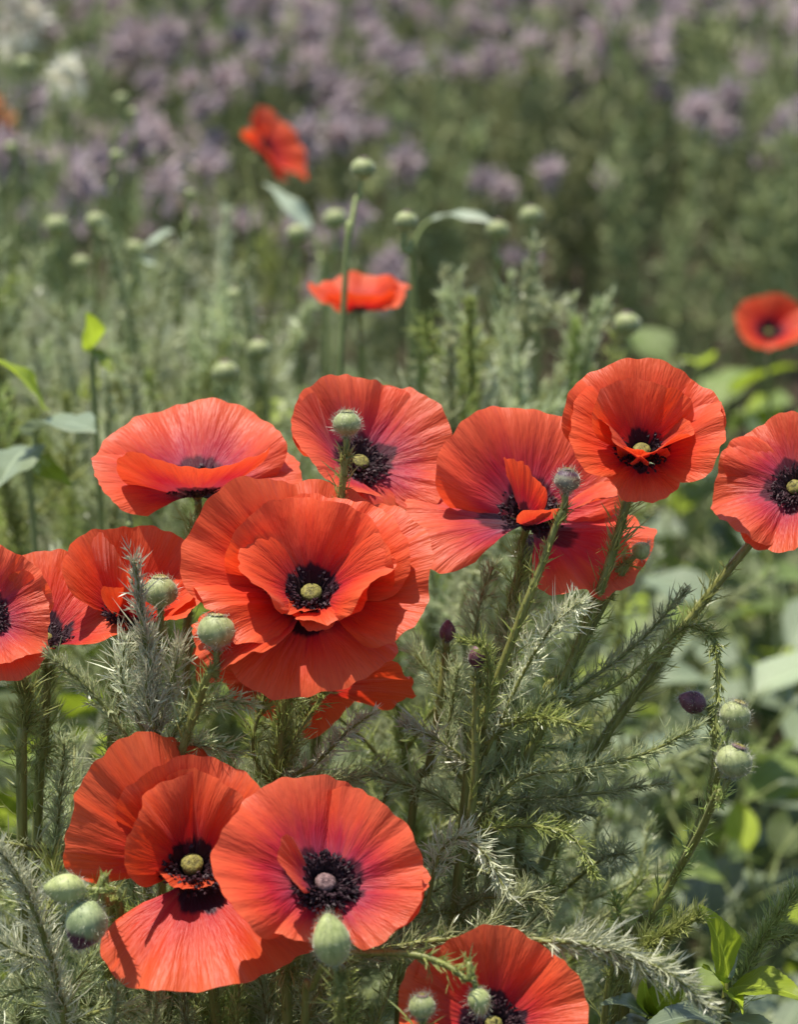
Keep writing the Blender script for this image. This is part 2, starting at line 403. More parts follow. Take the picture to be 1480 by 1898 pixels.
def lathe(mb, C, Rv, Bv, Nv, prof, k=20, rib=0., nrib=10, squash=1., a=0.):
    """prof: (axial, radius) list"""
    pr = np.array(prof); n = len(pr); th = np.arange(k) * 2 * math.pi / k
    rr = pr[:, 1][:, None] * (1 + rib * np.abs(np.cos(nrib * th / 2))[None])
    v = C + pr[:, 0][:, None, None] * Nv + rr[..., None] * (np.cos(th)[None, :, None] * Rv + squash * np.sin(th)[None, :, None] * Bv)
    f = []
    for i in range(n - 1):
        for j in range(k):
            j2 = (j + 1) % k; f.append((i * k + j, i * k + j2, (i + 1) * k + j2, (i + 1) * k + j))
    f.append(tuple(range(k))[::-1]); f.append(tuple((n - 1) * k + j for j in range(k)))
    mb.add(v.reshape(-1, 3), f, a, np.repeat((pr[:, 0] - pr[0, 0]) / (pr[-1, 0] - pr[0, 0]), k))

def ground_end(path_pts, spread=.03):
    last = np.array(path_pts[-1]); prev = np.array(path_pts[-2])
    d = nrm(last - prev)
    b = last.copy(); b[:2] += d[:2] * last[2] * .25 + rg.uniform(-spread, spread, 2); b[2] = -.02
    m = (last + b) / 2; m[:2] = last[:2] * .55 + b[:2] * .45
    return [m, b]

def stem_path(top, axis, pxs, n=60):
    """pxs: list of (px,py,depth) below the flower"""
    pts = [np.array(top), np.array(top) - np.asarray(axis) * .010] + [P(*q) for q in pxs]
    if len(pts) < 4: pts = pts
    pts += ground_end(pts)
    return catmull(pts, n)[::-1]       # base first

def bristly_stem(root, path, base, r0, r1, dens=620, nl=.0058, top=.985, mat='needle_green', low=1.0, w=.00028):
    mb = MB(); tube(mb, path, r0, r1, 8, bump=.05); st = mb.obj('stem', M['stem'], root, base)
    ln = np.sum(np.linalg.norm(np.diff(path, axis=0), axis=1))
    mb = MB()
    needles(mb, path, int(dens * ln), nl, 42, w, .3, top, fork=.25, endshort=.3)
    needles(mb, path, int(dens * ln * .42 * low), nl * 2.2, 45, w * 1.1, .3, .72, fork=.8, endshort=.8)
    mb.obj('needle_leaves', M[mat], root, base, kind='stuff')
    return st

SEED = [100]
def poppy(label, c, d, axis, L, petals, stem, mat='petal', ovary='ovary', far=False, group=None, ovs=1., nst=150, sink=0.):
    C = P(*c, d); Rv, Bv, Nv = basis(V3(*axis)); px = PX(d)
    path = stem_path(C - Nv * .0015, Nv, stem)
    base = path[0].copy(); base[2] = 0
    t = thing('poppy', label, 'poppy', base, group)
    sc = L * px / .045
    if far:
        mb = MB(); tube(mb, path, .0019, .0014, 6); mb.obj('stem', M['stem_far'], t, base)
    else: bristly_stem(t, path, base, .0026, .0016)
    for (phi, W, lf, a0, a1, cup, ruf) in petals:
        SEED[0] += 1
        nu, nv = (40, 24) if far else (84, 50)
        pts, uvs, f = petal_arrays(L * lf * px, W, a0, a1, cup, ruf, SEED[0], nu, nv)
        a = R(phi); o = math.cos(a) * Rv + math.sin(a) * Bv; tg = np.cross(Nv, o)
        off = .0012 * sc
        v = C + (pts[:, :1] + off) * o + pts[:, 1:2] * tg + pts[:, 2:3] * Nv - base
        link('petal', uv_mesh('petal', v, uvs, f, M[mat], 'petal'), t)
    mb = MB(); s = sc * ovs * .86
    Q = C
    lathe(mb, Q, Rv, Bv, Nv, [(-.001 * s, .0016 * s), (.0015 * s, .0030 * s), (.004 * s, .0040 * s), (.0062 * s, .0042 * s), (.0072 * s, .0045 * s), (.0079 * s, .0042 * s), (.0087 * s, .0030 * s), (.0091 * s, .0014 * s), (.0092 * s, .0003 * s)], 24, .05, 11)
    ov = mb.obj('seed_capsule', M[ovary], t, base)
    mb = MB()
    for k in range(11):     # rays of the stigma
        a = k * 2 * math.pi / 11; o = np.cos(a) * Rv + np.sin(a) * Bv
        tube(mb, np.array([Q + Nv * .0093 * s, Q + Nv * .0090 * s + o * .0015 * s, Q + Nv * .0082 * s + o * .0035 * s, Q + Nv * .0073 * s + o * .0046 * s]), .00030 * s, .00024 * s, 4)
    mb.obj('stigma_rays', M[ovary], ov, base)
    mb = MB(); stamens(mb, C, Rv, Bv, Nv, s * 1.16, 70 if far else int(nst * 2.1)); mb.obj('stamens', M['stamen'], t, base, smooth=False, kind='stuff')
    return t

def hairs(mb, C, Rv, Bv, Nv, prof, n, L, w=.00007, t0=.05, t1=.97):
    pr = np.array(prof)
    t = rg.uniform(t0, t1, n) * (len(pr) - 1); i = np.minimum(t.astype(int), len(pr) - 2); f = t - i
    ax = pr[i, 0] * (1 - f) + pr[i + 1, 0] * f; ra = pr[i, 1] * (1 - f) + pr[i + 1, 1] * f
    da = pr[i + 1, 0] - pr[i, 0]; dr = pr[i + 1, 1] - pr[i, 1]
    th = rg.uniform(0, 6.283, n)
    o = np.cos(th)[:, None] * Rv + np.sin(th)[:, None] * Bv
    nn = nrm(da[:, None] * o - dr[:, None] * Nv)
    p = C + ax[:, None] * Nv + ra[:, None] * o
    d = nrm(nn + .45 * Nv + rg.normal(0, .3, (n, 3)))
    ribbons(mb, p, d, rg.normal(0, .25, (n, 3)), L * rg.uniform(.5, 1.3, n), np.full(n, w), rg.uniform(0, 1, n))

POD = [(0, .10), (.10, .16), (.2, .30), (.34, .56), (.52, .80), (.75, .96), (1.0, 1.0), (1.25, .97), (1.50, .87), (1.72, .66), (1.86, .40), (1.92, .26)]
BUD = [(0, .16), (.08, .34), (.25, .62), (.5, .86), (.85, 1.0), (1.2, .96), (1.55, .78), (1.85, .50), (2.05, .24), (2.12, .08)]
def pod(label, c, d, axis, dia, stem, kind='pod', mat='pod', far=False, group=None, stig='stigma', squash=1., elong=1., hair=True, thick=1., name=None):
    """a stalk carrying a capsule or a bud; c = middle of the body"""
    px = PX(d); r = dia * px / 2; Rv, Bv, Nv = basis(V3(*axis))
    prof0 = POD if kind == 'pod' else BUD
    prof = [(a * r * elong, b * r) for a, b in prof0]
    mid = prof[-1][0] * .5
    C = P(*c, d) - Nv * mid
    path = stem_path(C + Nv * r * .05, Nv, stem)
    base = path[0].copy(); base[2] = 0
    nm = name or ('poppy_seed_head' if kind == 'pod' else 'poppy_bud')
    t = thing(nm, label, 'seed head' if kind == 'pod' else 'flower bud', base, group)
    if far:
        mb = MB(); tube(mb, path, .0018, .0013, 6); mb.obj('stem', M['stem_far'], t, base)
    else: bristly_stem(t, path, base, .0021 * thick, .0013 * thick, dens=480, nl=.0046, low=.35)
    mb = MB(); lathe(mb, C, Rv, Bv, Nv, prof, 16 if far else 30, .03 if kind == 'pod' else .05, 11 if kind == 'pod' else 5, squash)
    b = mb.obj('capsule' if kind == 'pod' else 'sepals', M[mat], t, base)
    if kind == 'pod':
        mb = MB(); h = prof[-1][0]
        lathe(mb, C, Rv, Bv, Nv, [(h - .06 * r, .26 * r), (h - .03 * r, .38 * r), (h + .01 * r, .42 * r), (h + .05 * r, .38 * r), (h + .10 * r, .24 * r), (h + .12 * r, .04 * r)], 24, .09, 10)
        sd_ = mb.obj('stigma_disc', M[stig], b, base)
        if not far:
            mb = MB()
            for k in range(10):
                a = k * .6283; o = np.cos(a) * Rv + np.sin(a) * Bv
                tube(mb, np.array([C + Nv * (h + .13 * r), C + Nv * (h + .105 * r) + o * .22 * r, C + Nv * (h + .05 * r) + o * .39 * r]), .045 * r, .03 * r, 4)
            mb.obj('stigma_rays', M['ovary'], b, base)
    if hair and not far:
        mb = MB(); hairs(mb, C, Rv, Bv, Nv, prof, int(420 * min(1, (dia / 55) ** 2)), .0022)
        if kind == 'pod': hairs(mb, C, Rv, Bv, Nv, [(h, .25 * r), (h + .1 * r, .6 * r)], 90, .0022)
        mb.obj('hairs', M['hair'], t, base, kind='stuff')
    return t
#@@FLOWERS
# petals: (bearing, fan width, length factor, angle from axis at foot, at rim, cupping, ruffle)
poppy('wide scarlet poppy in side view beside the coral red one, front petal folded up', (366, 922), 1.15, (-.06, .92, .36), 208,
      [(92, 168, 1.04, 48, 58, .55, .8), (5, 130, .92, 75, 92, -.2, .9), (170, 125, .92, 60, 72, .2, .9), (272, 138, .93, 54, 30, .6, .8)],
      [(360, 985, 1.15), (350, 1080, 1.16), (345, 1300, 1.18), (350, 1500, 1.2)], 'petal_pale')
poppy('coral red poppy with a round seed head standing before its open left side', (662, 872), 1.15, (.30, .66, .68), 185,
      [(112, 150, .98, 50, 62, .5, .9), (28, 150, 1.0, 58, 74, .3, .9), (300, 125, .62, 70, 92, .1, .9), (212, 130, .98, 54, 46, .6, .6)],
      [(648, 930, 1.16), (625, 1050, 1.18), (600, 1250, 1.2), (580, 1450, 1.22)], 'petal_pale')
poppy('pink red poppy with one petal drooping aside and yellow capsule showing, grey bud before it', (978, 975), 1.13, (.22, .80, .55), 225,
      [(98, 165, 1.02, 42, 58, .5, .8), (183, 92, .98, 88, 112, -.15, .8), (335, 130, .95, 78, 100, .1, 1.), (318, 112, .78, 40, 32, .5, .6), (222, 66, .74, 22, 14, .8, .6)],
      [(965, 1050, 1.135), (945, 1140, 1.14), (920, 1300, 1.15), (880, 1500, 1.16)], 'petal_pale')
poppy('bright scarlet cup shaped poppy held highest over the right hand feathery stems', (1188, 852), 1.09, (.04, .72, .70), 190,
      [(92, 165, 1.0, 40, 62, .5, .9), (165, 130, .85, 50, 70, .35, .9), (15, 135, .90, 48, 70, .4, .9), (265, 125, .55, 72, 100, .1, 1.1), (100, 120, .80, 22, 40, .8, .8), (200, 110, .68, 30, 44, .9, .7), (325, 120, .62, 30, 46, .9, .8), (268, 100, .46, 34, 38, .9, .8)],
      [(1165, 925, 1.09), (1125, 1060, 1.10), (1060, 1230, 1.11), (970, 1420, 1.12), (880, 1600, 1.13)])
poppy('flat open coral poppy with pale throat on the slanting thick stem', (1478, 912), 1.12, (-.34, .46, .82), 160,
      [(100, 140, .95, 62, 78, .2, .9), (185, 140, .98, 62, 76, .2, .9), (10, 140, 1.0, 66, 80, .2, .9), (268, 135, .9, 66, 84, .1, .9)],
      [(1408, 990, 1.125), (1290, 1135, 1.13), (1195, 1265, 1.135), (1105, 1395, 1.14), (1010, 1600, 1.15), (960, 1700, 1.15)], 'petal_pale')
poppy('large double scarlet poppy with dark eye and a broad petal hanging below it', (578, 1118), 1.06, (.0, .70, .72), 215,
      [(124, 150, 1.18, 54, 66, .3, .9), (18, 140, 1.08, 62, 80, .2, .9), (55, 130, 1.0, 46, 66, .4, .9), (182, 120, .98, 62, 84, .3, 1.4), (208, 90, 1.05, 84, 104, .2, 1.4), (268, 158, .93, 92, 110, -.15, .6),
       (84, 168, .90, 28, 46, .65, .9), (160, 120, .82, 34, 50, .7, 1.), (10, 120, .88, 36, 56, .6, .9), (222, 100, .48, 40, 58, .6, 1.), (318, 120, .60, 42, 62, .6, .9), (272, 84, .40, 46, 96, .3, 1.)],
      [(545, 1262, 1.09), (525, 1330, 1.10), (515, 1450, 1.11), (510, 1600, 1.12)], ovs=1.05, nst=230)
poppy('scarlet poppy seen from outside behind the feathery sprig and seed head', (238, 1165), 1.11, (.14, .94, .30), 195,
      [(108, 130, 1.0, 22, 24, .8, .7), (225, 96, .92, 24, 10, .8, .6), (285, 90, .62, 30, 26, .7, .6), (352, 130, .78, 48, 66, .5, .9), (30, 110, .8, 40, 50, .5, .8)],
      [(228, 1215, 1.115), (213, 1320, 1.12), (205, 1450, 1.13)])
poppy('orange red poppy half hidden behind the pink red one, fan petal with dark foot', (84, 1200), 1.10, (-.02, .84, .42), 190,
      [(88, 130, 1.0, 50, 60, .3, .7), (40, 120, .86, 62, 72, .2, .7), (180, 110, .8, 50, 60, .4, .8), (265, 80, .3, 60, 70, .4, .8)],
      [(86, 1260, 1.11), (80, 1400, 1.12), (70, 1500, 1.13)], nst=70, ovs=.85)
poppy('pink red poppy with crimson throat cut by the picture edge beside the orange red one', (-30, 1150), 1.05, (.30, .42, .85), 150,
      [(70, 140, .92, 58, 72, .3, 1.), (-12, 140, .84, 58, 76, .3, 1.), (160, 140, .95, 60, 78, .2, 1.), (285, 140, .9, 66, 84, .1, .9)],
      [(42, 1275, 1.08), (44, 1340, 1.09), (40, 1500, 1.10)], 'petal_pale')
poppy('scarlet poppy with cupped centre and a wide lower petal behind the flat coral one', (356, 1618), 1.02, (.06, .64, .76), 240,
      [(136, 118, 1.10, 62, 70, .15, .9), (85, 140, .84, 46, 56, .4, .9), (288, 150, 1.10, 80, 94, -.1, .8), (140, 130, .76, 26, 46, .8, .9), (50, 130, .80, 26, 40, .8, .9), (225, 100, .36, 40, 66, .6, 1.2), (305, 90, .3, 40, 70, .6, 1.2)],
      [(390, 1760, 1.06), (400, 1890, 1.08)], nst=190)
poppy('wide coral poppy with plum stamens and a small folded orange petal above a nodding bud', (600, 1652), 0.99, (.14, .66, .74), 225,
      [(148, 172, 1.0, 54, 70, .25, .8), (30, 160, .88, 52, 64, .4, .9), (290, 130, .36, 70, 86, .1, 1.), (190, 58, .66, 36, 26, .8, .5), (345, 110, .84, 62, 76, .2, .9), (212, 110, .66, 74, 84, .0, .7)],
      [(545, 1740, 1.02), (535, 1800, 1.03), (533, 1890, 1.04)], 'petal_pale', 'ovary_pink', nst=230)
poppy('scarlet poppy low down under the arching silver frond, crossed by a thin nodding bud', (915, 1905), 0.98, (.0, .44, .90), 185,
      [(95, 160, .98, 56, 62, .3, .8), (178, 140, 1.0, 62, 74, .2, .8), (5, 140, 1.0, 60, 74, .2, .8), (270, 140, .9, 70, 90, .1, .8)],
      [(905, 2010, 1.02), (900, 2120, 1.04)])
poppy('small red poppy seen from below, tucked under the large double poppy', (552, 1272), 1.13, (.04, .86, -.45), 200,
      [(175, 110, .95, 74, 78, .3, .9), (-16, 110, 1.08, 88, 96, .2, .9), (95, 120, .9, 80, 95, .2, .9), (215, 80, .7, 80, 90, .4, .8)],
      [(540, 1330, 1.14), (530, 1450, 1.15), (520, 1600, 1.16)])
poppy('small distant poppy seen edge on before the lilac flowers', (478, 290), 2.2, (.80, .55, .2), 100,
      [(95, 120, 1., 40, 50, .4, .9), (0, 120, .95, 50, 60, .4, .9), (270, 120, .9, 55, 80, .2, .9), (180, 100, .6, 40, 30, .5, .9)],
      [(470, 380, 2.2), (465, 470, 2.2)], far=True)
poppy('shallow bowl shaped poppy in side view below the tall thin seed head', (668, 578), 1.55, (.0, .95, .33), 105,
      [(90, 150, .9, 55, 45, .4, 1.), (180, 130, .98, 60, 64, .2, 1.), (0, 130, .98, 60, 64, .2, 1.), (270, 150, .82, 58, 34, .7, .8)],
      [(668, 640, 1.55), (672, 740, 1.56)], far=True)
poppy('small red poppy among broad green leaves at the right edge', (1425, 622), 2.0, (.05, .62, .76), 78,
      [(90, 150, 1., 45, 60, .4, .9), (180, 130, 1., 52, 66, .3, .9), (0, 130, 1., 52, 66, .3, .9), (270, 140, .6, 62, 76, .3, .9)],
      [(1425, 700, 2.0), (1430, 800, 2.02)], far=True)

# ---- seed heads and buds
S0 = 'round hairy green seed head '
pod(S0 + 'standing before the coral red poppy', (643, 788), 1.08, (.03, 1, .1), 52, [(640, 850, 1.08), (630, 945, 1.09), (612, 1060, 1.12), (590, 1250, 1.2)])
pod('grey plum topped seed head on a slanting stem before the pink red poppy', (1052, 893), 1.08, (.1, 1, .15), 48, [(1040, 950, 1.08), (1000, 1060, 1.085), (960, 1160, 1.09), (910, 1300, 1.10), (860, 1500, 1.12)], mat='pod_dark', stig='stigma_dark')
pod(S0 + 'beside the upright feathery sprig', (297, 1100), 1.06, (.0, 1, .15), 64, [(293, 1180, 1.06), (290, 1250, 1.07), (285, 1350, 1.08), (270, 1500, 1.1)])
pod('large plum ringed green seed head in front of the big double poppy', (402, 1172), 1.03, (.03, 1, .2), 72, [(388, 1245, 1.03), (365, 1310, 1.04), (335, 1400, 1.05), (300, 1560, 1.07)], stig='stigma')
pod('upper green seed head of the pair on the long bare stem', (1363, 1328), 1.03, (.35, .9, .1), 58, [(1342, 1400, 1.06), (1318, 1480, 1.09), (1275, 1580, 1.11), (1215, 1690, 1.12), (1175, 1780, 1.13), (1140, 1900, 1.14)], stig='stigma')
pod('lower plum capped seed head of the pair on the long bare stem', (1361, 1414), 1.01, (.3, .92, .2), 68, [(1332, 1468, 1.02), (1300, 1540, 1.05), (1255, 1620, 1.09), (1200, 1720, 1.10), (1165, 1820, 1.11)], stig='stigma_dark')
pod('grey green seed head hidden under the pink red poppy', (985, 1022), 1.15, (.05, 1, .1), 58, [(975, 1090, 1.15), (955, 1200, 1.16), (930, 1350, 1.17)], mat='pod_dark', stig='stigma_dark')
pod('little fuzzy green bud beside the drooping side of the pink red poppy', (1190, 1020), 1.11, (.75, .65, .1), 34, [(1160, 1050, 1.11), (1120, 1120, 1.115), (1060, 1240, 1.12), (980, 1420, 1.13)], 'bud', 'bud')
pod('fat green bud hanging below the wide coral poppy', (614, 1742), 0.93, (-.15, .98, .1), 70, [(637, 1812, .935), (632, 1870, .95), (625, 1960, .98)], 'bud', 'bud', elong=1.36, thick=.9)
pod('nodding green bud with a maroon tip', (158, 1715), .97, (-.35, -.92, .15), 78, [(196, 1672, 1.0), (212, 1668, 1.01), (222, 1700, 1.02), (200, 1800, 1.04), (205, 1900, 1.06)], 'bud', 'bud_tip', elong=1.15, thick=1.1)
pod('plump pale green bud lying sideways above the maroon tipped one', (120, 1648), .97, (-1., .05, .15), 56, [(175, 1648, 1.01), (205, 1680, 1.02), (215, 1780, 1.04), (215, 1900, 1.06)], 'bud', 'bud', elong=1.36)
pod('round fuzzy green bud standing before the lowest poppy', (783, 1868), 0.95, (.0, 1, .2), 50, [(775, 1930, .95), (765, 2020, .97)], 'pod', 'pod', stig='stigma_dark')
pod('small nodding green bud on the thin arched stem across the lowest poppy', (889, 1857), 0.95, (.25, -.95, .1), 42, [(868, 1815, .95), (835, 1793, .955), (780, 1772, .96), (700, 1766, .97), (620, 1775, .98), (580, 1830, 1.0), (565, 1930, 1.02)], 'bud', 'bud', elong=1.20, thick=.8)
pod('dark maroon bud half wrapped by feathery leaves', (885, 1217), 1.08, (.0, 1, .1), 34, [(885, 1260, 1.08), (882, 1340, 1.085), (880, 1450, 1.09), (862, 1580, 1.1), (840, 1700, 1.11)], 'bud', 'bud_dark', elong=1.20)
pod('dark maroon bud on a thin stem beside the double poppy', (830, 1170), 1.13, (.05, 1, .1), 30, [(826, 1215, 1.13), (815, 1300, 1.13), (795, 1420, 1.14), (760, 1560, 1.15)], 'bud', 'bud_dark', elong=1.36)
pod('dark maroon bud lying sideways beside the pair of seed heads', (1284, 1301), 1.09, (-.9, .35, .1), 42, [(1318, 1318, 1.09), (1328, 1360, 1.092), (1322, 1450, 1.095), (1280, 1570, 1.10), (1215, 1690, 1.11), (1170, 1800, 1.12)], 'bud', 'bud_dark', elong=1.25)
pod('dark small bud behind the wide side view poppy', (240, 915), 1.28, (.0, 1, .1), 34, [(240, 980, 1.28), (245, 1080, 1.3)], 'bud', 'bud_dark', far=True)
FG = 'out of focus seed heads behind the poppies'
pod('tall blurred seed head rising over the shallow bowl poppy', (673, 315), 1.5, (.12, 1, .1), 46, [(660, 370, 1.5), (648, 440, 1.49), (640, 520, 1.48)], far=True, stig='stigma_dark')
B_ = 'blurred green seed head '
for (x, y, d, s, lab) in ((622, 408, 1.9, 44, 'just left of the tall one, over the shallow bowl poppy'), (551, 435, 1.9, 40, 'below the grey green leaf under the edge on poppy'), (753, 412, 1.48, 42, 'at the root of the pale arching leaf'),
                     (923, 428, 1.75, 42, 'touching the tip of the pale arching leaf'), (985, 402, 1.75, 42, 'beyond the tip of the pale arching leaf'), (418, 692, 1.55, 48, 'rising just over the wide side view poppy'),
                     (150, 490, 1.9, 36, 'below the clustered pair near the pale pointed leaf'), (250, 462, 1.9, 36, 'at the foot of the pale pointed leaf'), (178, 412, 1.9, 40, 'in the pair above the pale pointed leaf'), (105, 420, 1.9, 44, 'in the pair above the pale pointed leaf'),
                     (45, 122, 2.3, 36, 'on the tall stem under the cream blossoms'), (216, 290, 2.0, 26, 'very small, between lilac heads and feathery herbs'), (480, 650, 1.7, 44, 'among herbs between the wide side view and bowl poppies'), (435, 550, 1.8, 36, 'deep among the herbs left of the bowl poppy'),
                     (225, 185, 2.2, 26, 'in the tiny pair before the lilac heads'), (245, 210, 2.2, 22, 'in the tiny pair before the lilac heads'), (20, 275, 2.2, 26, 'tiny, under the rust orange blooms'), (353, 360, 1.9, 20, 'smallest of all, on a thin herb stem')):
    pod(B_ + lab, (x, y), d, (rg.uniform(-.15, .15), 1, .1), s, [(x + rg.uniform(-8, 8), y + 60, d), (x + rg.uniform(-20, 20), y + 140, d + .02)], far=True, group=FG, stig='stigma_dark')
pod('blurred seed head standing alone before the dark gap at the right', (1163, 603), 1.6, (.0, 1, .1), 50, [(1158, 660, 1.6), (1150, 740, 1.62)], far=True, stig='stigma_dark')
#@@END_FLOWERS
# ------------------------------------------------------------------ feathery herbs
def spray(root, path, base, nl=.013, dens=1500, mat='needle', w=.00034, r0=.0011, r1=.0005, stem='branch', fork=.55, ang=51, t0=.05):
    mb = MB(); tube(mb, path, r0, r1, 6, bump=.05); b = mb.obj(stem, M['stem'], root, base)
    ln = np.sum(np.linalg.norm(np.diff(path, axis=0), axis=1))
    mb = MB(); needles(mb, path, int(dens * 1.2 * ln), nl * .84, ang, w * .84, t0, 1., fork=fork + .2, endshort=.45)
    mb.obj('needle_leaves', M[mat], b, base, kind='stuff')
    return b
def pxpath(pts, n=30): return catmull([P(*q) for q in pts], n)

def herb_px(label, main, branches, group=None, mat='needle'):
    """branches: (list of (px,py,depth) root to tip, needle length, material)"""
    pts = [P(*q) for q in main]; g = ground_end(pts[:2][::-1])
    path = catmull(list(reversed(g)) + pts, 60)
    base = path[0].copy(); base[2] = 0
    t = thing('feathery_herb', label, 'herb', base, group)
    spray(t, path, base, .0125, 800, mat, r0=.0020, r1=.0008, stem='stem', t0=.3)
    for b in branches:
        spray(t, pxpath(b[0]), base, b[1], 2500, b[2], .00037, r0=.0010)
    return t

dA = 1.11
def Q(pts, d0, d1=None):
    d1 = d0 if d1 is None else d1
    k = len(pts) - 1
    return [(x, y, d0 + (d1 - d0) * i / k) for i, (x, y) in enumerate(pts)]
herb_px('many branched silver green feathery herb filling the space under the pink red poppy',
        Q([(820, 1905), (835, 1720), (860, 1560), (890, 1420), (905, 1300), (930, 1180), (972, 1070)], 1.12, 1.14), [
    (Q([(865, 1550), (960, 1445), (1080, 1425), (1200, 1395), (1297, 1345)], 1.12, 1.06), .011, 'needle'),
    (Q([(880, 1490), (1000, 1480), (1120, 1468), (1232, 1452)], 1.12, 1.10), .010, 'needle'),
    (Q([(870, 1545), (970, 1530), (1060, 1550), (1105, 1625)], 1.11, 1.05), .009, 'needle_green'),
    (Q([(790, 1690), (815, 1585), (858, 1552), (905, 1590), (940, 1655)], 1.08, 1.04), .011, 'needle_white'),
    (Q([(855, 1600), (930, 1630), (990, 1655), (1020, 1690)], 1.11, 1.07), .010, 'needle'),
    (Q([(900, 1400), (975, 1240), (1030, 1155), (1075, 1118)], 1.12, 1.07), .014, 'needle_white'),
    (Q([(900, 1380), (970, 1330), (1035, 1290)], 1.12, 1.10), .012, 'needle'),
    (Q([(890, 1420), (850, 1330), (800, 1250), (768, 1212)], 1.13, 1.14), .013, 'needle'),
    (Q([(890, 1430), (810, 1370), (752, 1345)], 1.11, 1.08), .012, 'needle_white'),
    (Q([(930, 1345), (1010, 1330), (1088, 1348)], 1.11, 1.06), .010, 'needle_green'),
    (Q([(960, 1340), (1070, 1275), (1180, 1195), (1272, 1095)], 1.12, 1.10), .010, 'needle'),
    (Q([(1000, 1335), (1150, 1265), (1262, 1168), (1312, 1170), (1332, 1235), (1327, 1370)], 1.11, 1.06), .008, 'needle_green'),
    (Q([(900, 1350), (908, 1250), (895, 1198), (852, 1186)], 1.09, 1.06), .008, 'needle_green'),
    (Q([(920, 1310), (950, 1190), (988, 1105)], 1.13, 1.12), .012, 'needle'),
    (Q([(905, 1330), (880, 1220), (890, 1120), (915, 1050)], 1.14, 1.15), .012, 'needle'),
    (Q([(850, 1600), (770, 1600), (700, 1690)], 1.12, 1.07), .011, 'needle'),
    (Q([(840, 1690), (770, 1700), (690, 1770)], 1.11, 1.05), .011, 'needle'),
    (Q([(840, 1700), (900, 1665), (1000, 1668)], 1.11, 1.06), .011, 'needle'),
    (Q([(870, 1520), (800, 1470), (700, 1440)], 1.13, 1.12), .013, 'needle'),
    (Q([(870, 1500), (940, 1400), (985, 1385), (1060, 1390)], 1.13, 1.14), .012, 'needle'),
    (Q([(885, 1450), (960, 1400), (1000, 1360)], 1.13, 1.15), .012, 'needle'),
    (Q([(880, 1470), (830, 1400), (840, 1300), (850, 1240)], 1.12, 1.10), .012, 'needle'),
    (Q([(875, 1500), (950, 1520), (1030, 1500), (1100, 1510)], 1.13, 1.13), .011, 'needle'),
    (Q([(850, 1620), (900, 1560), (960, 1580), (1000, 1620)], 1.14, 1.14), .012, 'needle')])
herb_px('herb with a long arching frond whose tip turns silver white above the lowest poppy',
        Q([(560, 1990), (575, 1880), (640, 1790), (780, 1748), (930, 1738), (1100, 1755), (1230, 1800), (1318, 1868)], 1.04, .97), [
    (Q([(1000, 1745), (1100, 1752), (1230, 1798), (1320, 1870)], .99, .968), .013, 'needle_white'),
    (Q([(700, 1770), (650, 1700), (640, 1650)], 1.04, 1.06), .011, 'needle'),
    (Q([(860, 1742), (930, 1700), (980, 1640)], 1.02, 1.06), .011, 'needle')])
herb_px('short dark feathery sprig beside the foot of the long bare seed head stem',
        Q([(1120, 1900), (1170, 1780), (1230, 1735), (1295, 1700)], 1.1, 1.06), [
    (Q([(1175, 1775), (1150, 1700), (1140, 1660)], 1.1, 1.1), .009, 'needle_green')], mat='needle_green')
herb_px('thin feathery stem leaning out past the lime leaved seedling',
        Q([(1340, 1990), (1385, 1800), (1430, 1720), (1485, 1640)], 1.12, 1.1), [
    (Q([(1420, 1740), (1460, 1735), (1500, 1725)], 1.12, 1.1), .008, 'needle_green'),
    (Q([(1400, 1790), (1440, 1690), (1470, 1650)], 1.12, 1.13), .008, 'needle')], mat='needle_green')
herb_px('pale upright feathery sprig before the outside view poppy',
        Q([(270, 1600), (284, 1400), (278, 1250), (262, 1140), (247, 1038)], 1.07, 1.03), [
    (Q([(284, 1400), (250, 1320), (225, 1250), (232, 1190)], 1.06, 1.05), .013, 'needle_white'),
    (Q([(284, 1390), (310, 1300), (325, 1230), (330, 1195)], 1.06, 1.05), .013, 'needle_white'),
    (Q([(280, 1450), (340, 1330), (400, 1300), (470, 1305)], 1.06, 1.03), .011, 'needle'),
    (Q([(280, 1440), (210, 1330), (150, 1265), (92, 1215)], 1.06, 1.03), .010, 'needle'),
    (Q([(284, 1350), (270, 1290), (280, 1220)], 1.05, 1.04), .013, 'needle_white'),
    (Q([(290, 1420), (360, 1380), (440, 1400)], 1.06, 1.05), .012, 'needle'),
    (Q([(275, 1480), (230, 1420), (180, 1430)], 1.06, 1.05), .012, 'needle')], mat='needle_white')
herb_px('feathery herb leaning beside the buds at the lower left with a silver frond',
        Q([(120, 1990), (110, 1850), (75, 1720), (35, 1630), (-5, 1570)], 1.03, .98), [
    (Q([(95, 1780), (40, 1770), (-10, 1740)], 1.02, 1.0), .013, 'needle_white'),
    (Q([(110, 1850), (160, 1790), (190, 1700)], 1.03, 1.04), .012, 'needle'),
    (Q([(110, 1850), (60, 1830), (0, 1850)], 1.03, 1.), .013, 'needle'),
    (Q([(75, 1720), (100, 1640), (90, 1580)], 1.02, 1.04), .012, 'needle_green'),
    (Q([(120, 1900), (200, 1870), (260, 1880)], 1.03, 1.02), .012, 'needle')], mat='needle_white')
